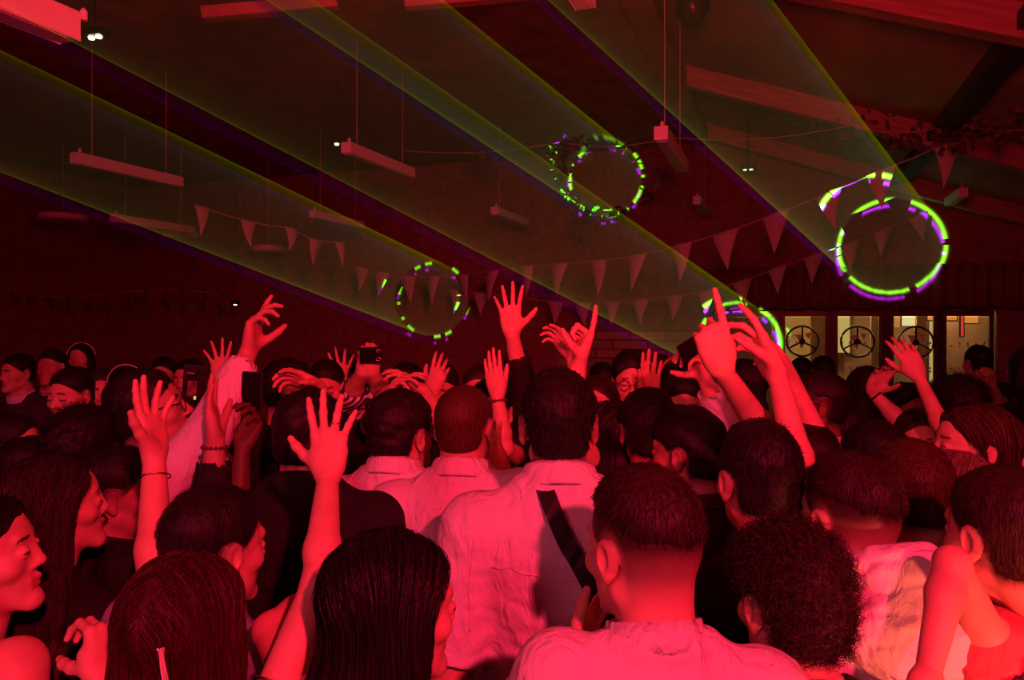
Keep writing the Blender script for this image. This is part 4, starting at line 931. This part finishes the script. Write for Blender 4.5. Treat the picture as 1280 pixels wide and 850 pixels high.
person('woman with smooth black long hair turned right, bare left shoulder, bottom centre', 484, 660, 1.14, -25, (-32, -4, 0), fem=True, hair=('long', 'black'), hk=a(len=.45), wear='tank', wcol='black',
       arms={'L': a(e=(338, 788, 1.34), w=(452, 716, 1.50), t=(500, 690, 1.55), n=(.2, .9, 0), pose='relax')})
person('man with round curly afro hair in black t-shirt', 994, 642, 1.30, 0, (14, -6, 0), hair=('curly', 'brown'), wear='tee', wcol='black', sleeve=.5)
person('woman with black hair in profile cut by the left edge, bare shoulder with thin strap', -24, 612, 1.36, -18, (-54, 6, 0), fem=True, hair=('long', 'black'), hk=a(len=.34), wear='tank', wcol='black',
       arms={'R': a(e=(60, 960, 1.20), w=(128, 852, 1.22), t=(132, 772, 1.28), n=(-.7, .6, .2), pose='grip')})
person('girl with long wavy brown hair looking right, hair hanging down her back', 70, 566, 1.70, -15, (-38, 4, 0), fem=True, hair=('long', 'brown'), hk=a(len=.62, wavy=.6, wd=1.35, tx=.03), wear='tee', wcol='black', sleeve=1.8)
person('short-haired man in grey-blue collar raising his left arm with a thin bangle', 262, 606, 1.52, -6, (-30, -4, 0), hair=('short', 'black'), hk=a(tt=.02), wear='shirt', wcol='greyblue', sleeve=.35,
       arms={'L': a(e=(193, 735, 1.45), w=(193, 572, 1.56), t=(184, 486, 1.60), n=(1, -.30, 0), pose='open', hs=.95, thin=.9, band=[('bangle', .16, MATS['gold'], .0016)])})
person('man in brightly lit white hoodie with bunched hood, back to the camera', 1068, 562, 1.46, -4, (22, -4, 0), hair=('fade', 'brown'), hk=a(tt=.016), wear='hoodie', wcol='white', sleeve=1.8, wide=.95, headx=-.050, up=.018)
person('man at the right edge with braided strap, elbow lifted in front of the white hoodie', 1260, 580, 1.32, 0, (12, -4, 0), hair=('short', 'brown'), wear='tee', wcol='redcloth', sleeve=.25, extra=strap_braid, headx=-.10,
       arms={'L': a(e=(1190, 704, 1.20), w=(1158, 850, 1.12), t=(1146, 930, 1.10), n=(.3, -.9, 0), pose='relax', thin=.68, sleeve=.1)})
person('dark-haired man in black t-shirt reaching forward with bent pointing fingers', 950, 526, 1.60, 0, (8, -2, 0), hair=('short', 'black'), hk=a(tt=.022), wear='tee', wcol='black', sleeve=.5,
       arms={'R': a(e=(1006, 612, 1.62), w=(972, 470, 1.72), t=(936, 405, 1.78), n=(-.75, -.3, -.5), pose='reach', thin=.82)})
person('man in black top with pale collar piping beside the white hoodie', 1138, 547, 1.72, 0, (0, -3, 0), hair=('short', 'auburn'), wear='tee', wcol='black', sleeve=.6, extra=piping)
person('woman with long blond streaked hair behind the black piped top', 1188, 562, 1.86, 10, (20, 0, 0), fem=True, hair=('long', 'blond'), hk=a(len=.36), wear='tank', wcol='maroon')
person('man in white shirt with cropped reddish hair, second from the black bag strap', 580, 481, 2.02, -6, (-10, 0, 0), hair=('buzz', 'auburn'), hk=a(stub=2), wear='shirt', sleeve=1.9, wide=1.02, up=.045,
       arms={'R': a(w=(628, 596, 2.20), t=(612, 556, 2.24), n=(.6, .6, 0), pose='open', sleeve=1.7)})
person('man in white shirt with thick dark hair leaning left of the cropped one', 497, 488, 2.16, -12, (-16, -8, 0), hair=('short', 'black'), hk=a(tt=.024, ts=.012, tb=.014), wear='shirt', sleeve=1.9, up=.06)
person('broad man in black suit jacket behind the open ringed hand', 384, 488, 1.98, 0, (-10, -6, 0), hair=('short', 'black'), hk=a(tt=.024, ts=.012, tb=.016, wc=False), wear='suit', wcol='black', sleeve=1.95, wide=1.12, up=.04)
person('man with glasses looking up right in white shirt, sleeve arm reaching high', 197, 462, 2.22, -58, (-22, 16, 0), skin='tan', hair=('short', 'black'), hk=a(tt=.024, tb=.014), wear='shirt', sleeve=1.9, glasses=True,
       arms={'R': a(e=(258, 545, 2.12), w=(311, 440, 2.30), t=(322, 384, 2.32), n=(.9, -.2, -.3), pose='reach', sleeve=1.85), 'L': a(w=(240, 545, 2.36), t=(241, 496, 2.34), n=(0, -1, 0), pose='grip')})
person('person in black sleeve and beaded bracelet lifting a flat hand beside the phone', 150, 556, 2.00, -40, (-30, 0, 0), skin='tan', hair=('short', 'black'), wear='polo', wcol='black', sleeve=1.85,
       arms={'R': a(e=(262, 672, 1.92), w=(269, 552, 1.94), t=(259, 474, 1.98), n=(1, .1, 0), pose='flat', sleeve=1.80, band=[('beads', .06, MATS['bead_brown'], .001)])})
person('dark-skinned man in white collar holding up a phone in his left hand', 340, 532, 2.36, -30, (-38, 0, 0), skin='dark', hair=('short', 'black'), wear='shirt', sleeve=.5,
       arms={'L': a(e=(296, 655, 2.10), w=(303, 560, 2.16), t=(322, 508, 2.20), n=(-.3, -.9, 0), pose='grip', thin=.9)})
person('man pointing one finger straight up, bare red-lit forearm, right of centre', 1004, 522, 2.04, 0, (10, 0, 0), hair=('short', 'black'), wear='tee', wcol='charcoal', sleeve=.5,
       arms={'L': a(e=(962, 552, 1.84), w=(902, 462, 1.66), t=(880, 380, 1.66), n=(.1, 1, 0), pose='point', thin=.86)})
person('dancer raising a bare arm close behind the reaching fingers', 1092, 524, 2.14, 8, (14, 0, 0), hair=('short', 'black'), wear='tee', wcol='charcoal', sleeve=.4,
       arms={'L': a(e=(1040, 592, 1.98), w=(996, 490, 2.02), t=(974, 448, 2.04), n=(-.6, .6, 0), pose='relax', thin=.95)})
person('woman with auburn hair in left profile raising a slim arm with spread fingers', 1212, 503, 1.98, 62, (22, 4, 0), fem=True, hair=('long', 'auburn'), hk=a(len=.26, cover=False, wd=.9), wear='tank', wcol='maroon',
       arms={'R': a(e=(1184, 548, 2.34), w=(1148, 470, 2.46), t=(1122, 418, 2.48), n=(.2, .95, 0), pose='relax', thin=.8, hs=.92)})
person('dark-skinned man with wire glasses and white collar looking left', 1016, 463, 2.56, 50, (28, 8, 0), skin='brown', hair=('buzz', 'black'), hk=a(stub=1), wear='shirt', sleeve=.6, glasses='wire')
person('man with straight dark hair in maroon jacket, centre of the dark group', 810, 486, 2.24, 0, (-4, 0, 0), hair=('short', 'black'), hk=a(tt=.022, ts=.010, tb=.012), wear='suit', wcol='maroon', sleeve=1.9, skin='tan')
person('woman with long dark hair right beside the tall white shirt', 766, 500, 2.36, 0, (6, 0, 0), fem=True, hair=('long', 'black'), hk=a(len=.4), wear='polo', wcol='charcoal', sleeve=1.9)
person('short man with dark fringe turned left behind the maroon jacket', 862, 510, 2.10, 20, (30, 0, 0), skin='tan', hair=('short', 'black'), hk=a(tt=.026, front=.02), wear='polo', wcol='maroon', sleeve=.6)
person('dancer in black sleeve raising one open palm high above the crowd', 664, 474, 3.05, 176, (0, 0, 0), hair=('short', 'brown'), wear='shirt', wcol='black', sleeve=1.85,
       arms={'R': a(e=(657, 506, 2.86), w=(640, 418, 2.74), t=(636, 364, 2.72), n=(0, -1, 0), pose='open', sleeve=1.75)})
person('dancer raising one pointing finger behind the tall man', 716, 476, 2.46, 0, (0, 0, 0), hair=('short', 'black'), wear='tee', wcol='black', sleeve=.5,
       arms={'R': a(e=(706, 548, 2.20), w=(723, 456, 2.28), t=(744, 388, 2.30), n=(-.9, -.2, 0), pose='point')})
person('dancer lifting a pale hand bent left beside the pointing finger', 745, 470, 2.95, 170, (0, 0, 0), fem=True, hair=('bob', 'brown'), wear='polo', wcol='grey', sleeve=.8,
       arms={'R': a(e=(728, 508, 2.84), w=(714, 444, 2.82), t=(690, 410, 2.80), n=(-.5, -.6, -.5), pose='relax')})
person('man in white cuffs holding something dark up into the laser ring', 930, 482, 2.72, -4, (0, 0, 0), hair=('short', 'black'), wear='shirt', sleeve=1.9,
       arms={'L': a(e=(915, 552, 2.58), w=(882, 476, 2.52), t=(868, 438, 2.50), n=(-.9, -.3, 0), pose='grip', sleeve=1.85)})
person('dancer with bare forearm and bracelet up between the two white shirts', 612, 474, 2.80, 178, (0, 0, 0), hair=('short', 'black'), wear='tee', wcol='black', sleeve=.6,
       arms={'L': a(e=(630, 560, 2.60), w=(622, 494, 2.62), t=(614, 448, 2.62), n=(.3, .9, 0), pose='flat', thin=.8, hs=.85, band=[('beads', .10, MATS['bead_brown'], .001)])})
# background left
person('dark curly head just left of the thin bangle wrist', 104, 506, 2.12, -8, (0, 0, 0), hair=('curly', 'black'), hk=a(tt=.034), wear='tee', wcol='black', sleeve=.6)
person('man in right profile at the left edge beyond the wavy-haired girl', 14, 514, 2.62, -70, (-14, 0, 0), hair=('short', 'black'), wear='shirt', wcol='grey', sleeve=.6)
person('dark-haired youth with half-turned face left of the wavy-haired girl', 44, 548, 2.24, -45, (-40, 0, 0), hair=('short', 'black'), hk=a(tt=.024), wear='tee', wcol='black', sleeve=.6)
person('man facing the camera with low brow above the dark curly head', 90, 458, 3.35, 170, (0, -6, 0), hair=('short', 'black'), wear='shirt', wcol='black', sleeve=1.9)
person('red-lit face between the low-browed man and the pale hoop headband', 126, 460, 3.9, 210, (0, 0, 0), hair=('short', 'brown'), wear='tee', wcol='black', sleeve=.6)
person('girl wearing a pale hoop headband', 160, 455, 3.8, 178, (0, -8, 0), fem=True, hair=('long', 'black'), wear='polo', wcol='black', sleeve=.9, extra=headband(PALE, .094, .003))
person('dancer in the dark with a thin raised headband, farthest to the left back', 101, 428, 5.6, 186, (0, 0, 0), fem=True, hair=('bob', 'black'), wear='polo', wcol='charcoal', sleeve=.9, extra=headband(PALE, .09, .004))
person('dim figure with capped head in the left back', 64, 436, 5.2, 182, hair=('cap', 'black'), wear='suit', wcol='charcoal', sleeve=1.9)
person('dim figure nearest the left edge in the back row', 22, 442, 4.8, 160, hair=('short', 'black'), wear='suit', wcol='charcoal', sleeve=1.9)
person('small dim dancer behind the glasses man', 205, 446, 4.9, 186, hair=('short', 'black'), wear='tee', wcol='charcoal', sleeve=.6)
person('dim dancer straight behind the upright phone', 236, 448, 4.4, 172, hair=('short', 'black'), wear='shirt', wcol='grey', sleeve=.6)
person('dancer with one small raised hand beside the white sleeve', 292, 456, 3.6, 190, hair=('short', 'black'), wear='tee', wcol='black', sleeve=.5,
       arms={'R': a(w=(276, 476, 3.4), t=(274, 444, 3.4), n=(0, -1, 0), pose='wide')})
person('man in right profile with an ear showing behind the black suit', 362, 449, 3.05, -40, (-30, 0, 0), hair=('short', 'black'), hk=a(tt=.022), wear='tee', wcol='black', sleeve=.6,
       arms={'R': a(e=(414, 530, 2.8), w=(398, 484, 2.7), t=(376, 474, 2.66), n=(0, -.6, -.8), pose='relax')})
person('man with closed eyes facing the camera above the ringed fingers', 411, 448, 3.45, 176, (6, -12, 6), hair=('short', 'black'), wear='shirt', wcol='black', sleeve=1.9)
person('dancer covering his face with one spread hand', 426, 438, 4.1, 182, (0, 0, 0), hair=('short', 'brown'), wear='tee', wcol='black', sleeve=.6,
       arms={'R': a(w=(430, 482, 3.78), t=(426, 450, 3.80), n=(0, 1, 0), pose='wide')})
person('dancer in striped shirt filming with both hands', 456, 446, 3.7, 180, (0, 0, 0), hair=('short', 'black'), wear='shirt', wcol='striped', sleeve=1.5,
       arms={'R': a(e=(440, 492, 3.45), w=(452, 466, 3.3), t=(458, 448, 3.3), n=(.4, .8, 0), pose='grip', sleeve=1.3), 'L': a(e=(478, 492, 3.45), w=(466, 466, 3.3), t=(462, 448, 3.3), n=(-.4, .8, 0), pose='grip', sleeve=1.3)})
person('dancer with joined hands held up behind the thick dark hair', 508, 452, 3.4, 176, (0, 0, 0), hair=('short', 'black'), wear='polo', wcol='maroon', sleeve=.6,
       arms={'R': a(e=(470, 520, 3.1), w=(484, 490, 3.05), t=(508, 470, 3.0), n=(.3, 0, -.9), pose='relax'), 'L': a(e=(545, 520, 3.1), w=(530, 488, 3.05), t=(504, 468, 3.04), n=(-.3, 0, -.9), pose='relax')})
person('dancer in flat cap behind the joined hands', 552, 454, 3.5, 172, (0, -6, 0), hair=('cap', 'black'), wear='tee', wcol='charcoal', sleeve=.5,
       arms={'R': a(w=(540, 490, 3.3), t=(548, 466, 3.3), n=(0, 1, 0), pose='relax')})
person('face peering over the cropped reddish hair', 600, 456, 3.3, 170, (0, 0, 0), hair=('short', 'brown'), wear='tee', wcol='black', sleeve=.6)
# background centre and right
person('man in glasses with large dark hair in front of the pale stone wall', 790, 441, 3.15, 172, (0, 0, 0), hair=('short', 'black'), hk=a(tt=.03, ts=.014), wear='suit', wcol='black', sleeve=1.9, glasses=True,
       arms={'L': a(w=(811, 500, 3.0), t=(813, 464, 3.0), n=(0, -1, 0), pose='flat')})
person('tall brownish head against the stone wall', 823, 442, 4.3, 4, (0, 0, 0), hair=('short', 'brown'), wear='tee', wcol='maroon', sleeve=.6)
person('dancer with a red hair band by the stone wall', 848, 446, 4.0, 4, (0, 0, 0), fem=True, hair=('bob', 'black'), wear='polo', wcol='black', sleeve=.9, extra=headband(plain('red_band', (.6, .05, .05), .6), .092, .008))
person('dark head with pale forehead under the white cuff', 854, 462, 3.0, 170, (0, -14, 0), hair=('short', 'black'), hk=a(tt=.026), wear='shirt', wcol='black', sleeve=1.9)
person('dark small head just left of the stone wall', 752, 452, 4.4, 10, (0, 0, 0), hair=('short', 'black'), wear='tee', wcol='charcoal', sleeve=.6)
person('dancer right behind the reaching fingers', 930, 452, 3.5, 30, (20, 0, 0), hair=('short', 'black'), hk=a(tt=.03), wear='tee', wcol='black', sleeve=.6)
person('silhouetted head in front of the first wheel door', 1001, 446, 6.0, 5, (0, 0, 0), hair=('short', 'black'), wear='tee', wcol='black', sleeve=.6)
person('silhouetted dancer between the first two wheel doors', 1028, 444, 5.4, 0, (0, 0, 0), hair=('short', 'black'), wear='suit', wcol='black', sleeve=1.9)
person('dancer waving a hand with a wristwatch in front of the second wheel door', 1083, 456, 3.3, 8, (0, 0, 0), fem=True, hair=('bob', 'black'), wear='tank', wcol='black',
       arms={'R': a(e=(1128, 530, 3.0), w=(1090, 490, 3.05), t=(1106, 462, 3.0), n=(-.2, -.9, 0), pose='relax', band=[('bangle', .12, MATS['leather_black'], .004)])})
person('smiling dark-skinned woman behind the slim raised arm', 1136, 478, 3.1, 176, (0, -4, 0), fem=True, skin='brown', hair=('long', 'black'), hk=a(len=.3), wear='tank', wcol='maroon')
person('small red-lit face left of the auburn-haired woman', 1153, 510, 2.55, 150, (0, 0, 0), fem=True, hair=('bob', 'brown'), wear='tank', wcol='maroon')
person('big dark rounded hairdo behind the auburn-haired woman', 1197, 467, 2.70, 0, (0, 0, 0), fem=True, hair=('curly', 'black'), hk=a(tt=.036, ts=.02), wear='polo', wcol='black', sleeve=.8)
person('standing silhouette in front of the last glass door', 1222, 431, 5.1, 4, (0, 0, 0), hair=('short', 'black'), wear='tee', wcol='black', sleeve=.6,
       arms={'R': a(e=(1250, 510, 4.95), w=(1240, 480, 4.8), t=(1236, 462, 4.75), n=(0, 1, 0), pose='fist')})
person('dark tall figure cut by the right edge near the doors', 1282, 434, 4.1, 0, (0, 0, 0), fem=True, hair=('long', 'black'), wear='polo', wcol='black', sleeve=1.9)
person('pink-lit profile cut by the right edge', 1282, 524, 2.20, 60, (24, 0, 0), fem=True, hair=('long', 'black'), hk=a(cover=False, len=.3), wear='tank', wcol='maroon')
person('dark head low between the hoodie and the wire-glasses man', 1052, 505, 2.62, 10, (0, 0, 0), hair=('short', 'black'), wear='tee', wcol='black', sleeve=.6)
# things held up
SCR = plain('phone_preview_glass', (.02, .008, .012), .6, spec=.05, var=.9, scale=30)
phone(243, 488, 2.24, 8, 4, 'upright black phone held up in front of the glasses man', .070, .155, screen=SCR)
PR = bpy.data.objects['smartphone']
for (x, z, w_, h_, nm3, mt) in ((.004, -.022, .007, .010, 'screen_highlight', GY), (-.012, .052, .022, .004, 'screen_toolbar', plain('dim_ui', (.25, .2, .2), .6)), (0, -.066, .030, .003, 'screen_toolbar', MATS.get('dim_ui') or plain('dim_ui', (.25, .2, .2), .6)), (-.006, .006, .026, .046, 'screen_picture', plain('dim_picture', (.16, .04, .05), .6, var=.8, scale=60))):
    MB().box((x, -.0053, z), (w_, .0006, h_)).build(nm3, mt, PR)
phone(315, 489, 2.18, -10, 3, 'black phone in the dark hand beside the black suit', .066, .115)
phone(464, 444, 3.26, 0, 88, 'small phone held sideways by the striped shirt dancer', .072, .10, lenses=2)
phone(862, 436, 2.44, 20, 62, 'dark phone held flat up in the laser light', .062, .085)

# ------------------------------------------------------------------ laser projector behind the camera: ring cones, their haze glow put into emissive shells
KS = 1.35; S0 = Vector((-1.025 * KS, -KS, CZ + .463 * KS))
def sheetmat(name, col, st):
    """clear emissive sheet standing in for laser light in haze, brighter at grazing angles"""
    m = bpy.data.materials.new(name); m.use_nodes = True; nt = m.node_tree; nt.nodes.clear()
    out = nt.nodes.new('ShaderNodeOutputMaterial'); e = nt.nodes.new('ShaderNodeEmission'); tr = nt.nodes.new('ShaderNodeBsdfTransparent'); ad = nt.nodes.new('ShaderNodeAddShader')
    g = nt.nodes.new('ShaderNodeNewGeometry'); d = nt.nodes.new('ShaderNodeVectorMath'); d.operation = 'DOT_PRODUCT'
    link(nt, g.outputs['Normal'], d.inputs[0]); link(nt, g.outputs['Incoming'], d.inputs[1])
    def mt(op, a, b=None):
        n = nt.nodes.new('ShaderNodeMath'); n.operation = op
        for i, x in enumerate((a, b)):
            if x is None: continue
            if isinstance(x, (int, float)): n.inputs[i].default_value = x
            else: link(nt, x, n.inputs[i])
        return n.outputs[0]
    c = mt('MAXIMUM', mt('ABSOLUTE', d.outputs['Value']), .04)
    link(nt, mt('DIVIDE', st, c), e.inputs[1]); e.inputs[0].default_value = (*col, 1)
    link(nt, tr.outputs[0], ad.inputs[0]); link(nt, e.outputs[0], ad.inputs[1]); link(nt, ad.outputs[0], out.inputs['Surface']); return m
V_GREEN = sheetmat('green_laser_glow', (.80, 1.0, .0), .0013); V_PURP = sheetmat('purple_laser_glow', (.35, .0, 1.0), .00045)
def laser_cone(label, px, py, d, rpx, green_w, purple_w, dash, seed, thr=-.8):
    T = P(px, py, d); ax = (T - S0); dist = ax.length; ax.normalize(); tanr = (rpx / F * d) / dist
    for (shift, vm, col, pw, wid, nm) in ((0, V_GREEN, (.10, 1.0, .02), green_w, 1.0, 'green'), (8, V_PURP, (.24, .02, 1.0), purple_w, 1.0, 'purple')):
        T2 = P(px - shift * .3, py + shift, d); a2 = (T2 - S0).normalized(); q = a2.to_track_quat('-Z', 'Y')
        l = light('laser_' + nm, 'SPOT', S0, col, pw, None, spot_size=2 * math.atan(tanr * 1.25) + .02, spot_blend=0, shadow_soft_size=0.0)
        l.rotation_euler = q.to_euler(); L = l.data; L.energy = pw * 300; L.use_nodes = True; nt = L.node_tree; em = nt.nodes['Emission']
        tc = nt.nodes.new('ShaderNodeTexCoord'); sp = nt.nodes.new('ShaderNodeSeparateXYZ'); link(nt, tc.outputs['Normal'], sp.inputs[0])
        def mth(op, a, b=None):
            n = nt.nodes.new('ShaderNodeMath'); n.operation = op
            for i, x in enumerate((a, b)):
                if x is None: continue
                if isinstance(x, (int, float)): n.inputs[i].default_value = x
                else: link(nt, x, n.inputs[i])
            return n.outputs[0]
        x = mth('DIVIDE', sp.outputs[0], sp.outputs[2]); y = mth('DIVIDE', sp.outputs[1], sp.outputs[2])
        rr = mth('SQRT', mth('ADD', mth('MULTIPLY', x, x), mth('MULTIPLY', y, y)))
        g = mth('DIVIDE', mth('SUBTRACT', rr, tanr), .0016 * wid); g = mth('EXPONENT', mth('MULTIPLY', mth('MULTIPLY', g, g), -1.0))
        an = mth('ARCTAN2', y, x); ds = mth('SINE', mth('ADD', mth('MULTIPLY', an, dash), seed)); ds2 = mth('SINE', mth('ADD', mth('MULTIPLY', an, dash * 2.7), seed * 2.1))
        mk = mth('ADD', mth('MULTIPLY', mth('GREATER_THAN', mth('ADD', ds, ds2), thr if nm == 'green' else thr + .8), 1.0), 0.0)
        link(nt, mth('MULTIPLY', g, mk), em.inputs['Strength'])
        # emissive shell painted as the lit haze, from behind the camera to the wall
        n = 128; e1 = a2.orthogonal().normalized(); e2 = a2.cross(e1); vs = []; fs = []
        L1 = dist * .995; L0 = 1.0
        for Ld in (L0, L1):
            for k in range(n): vs.append(S0 + a2 * Ld + (e1 * math.cos(2 * PI * k / n) + e2 * math.sin(2 * PI * k / n)) * tanr * Ld)
        for k in range(n): k2 = (k + 1) % n; fs.append((k, k2, n + k2, n + k))
        o = mesh_obj('laser_beam', vs, fs, vm, None, True); tag(o, nm + ' ' + label, 'laser beam', None, 'stuff')
laser_cone('laser cone glow shell ending in the big ring above the doors, rightmost of all', 1113, 308, 7.85, 59, 260, 130, 5, 1.2, -1.5)
laser_cone('laser cone glow shell ending in the broken ring on the leafy garland', 757, 224, 8.9, 46, 170, 80, 7, 2.0, -.2)
laser_cone('laser cone glow shell ending low at the first glass door', 922, 428, 8.3, 49, 220, 130, 4, .4)
laser_cone('laser cone glow shell on the left ending behind the pennants', 540, 374, 9.6, 46, 120, 60, 6, 3.0, .45)
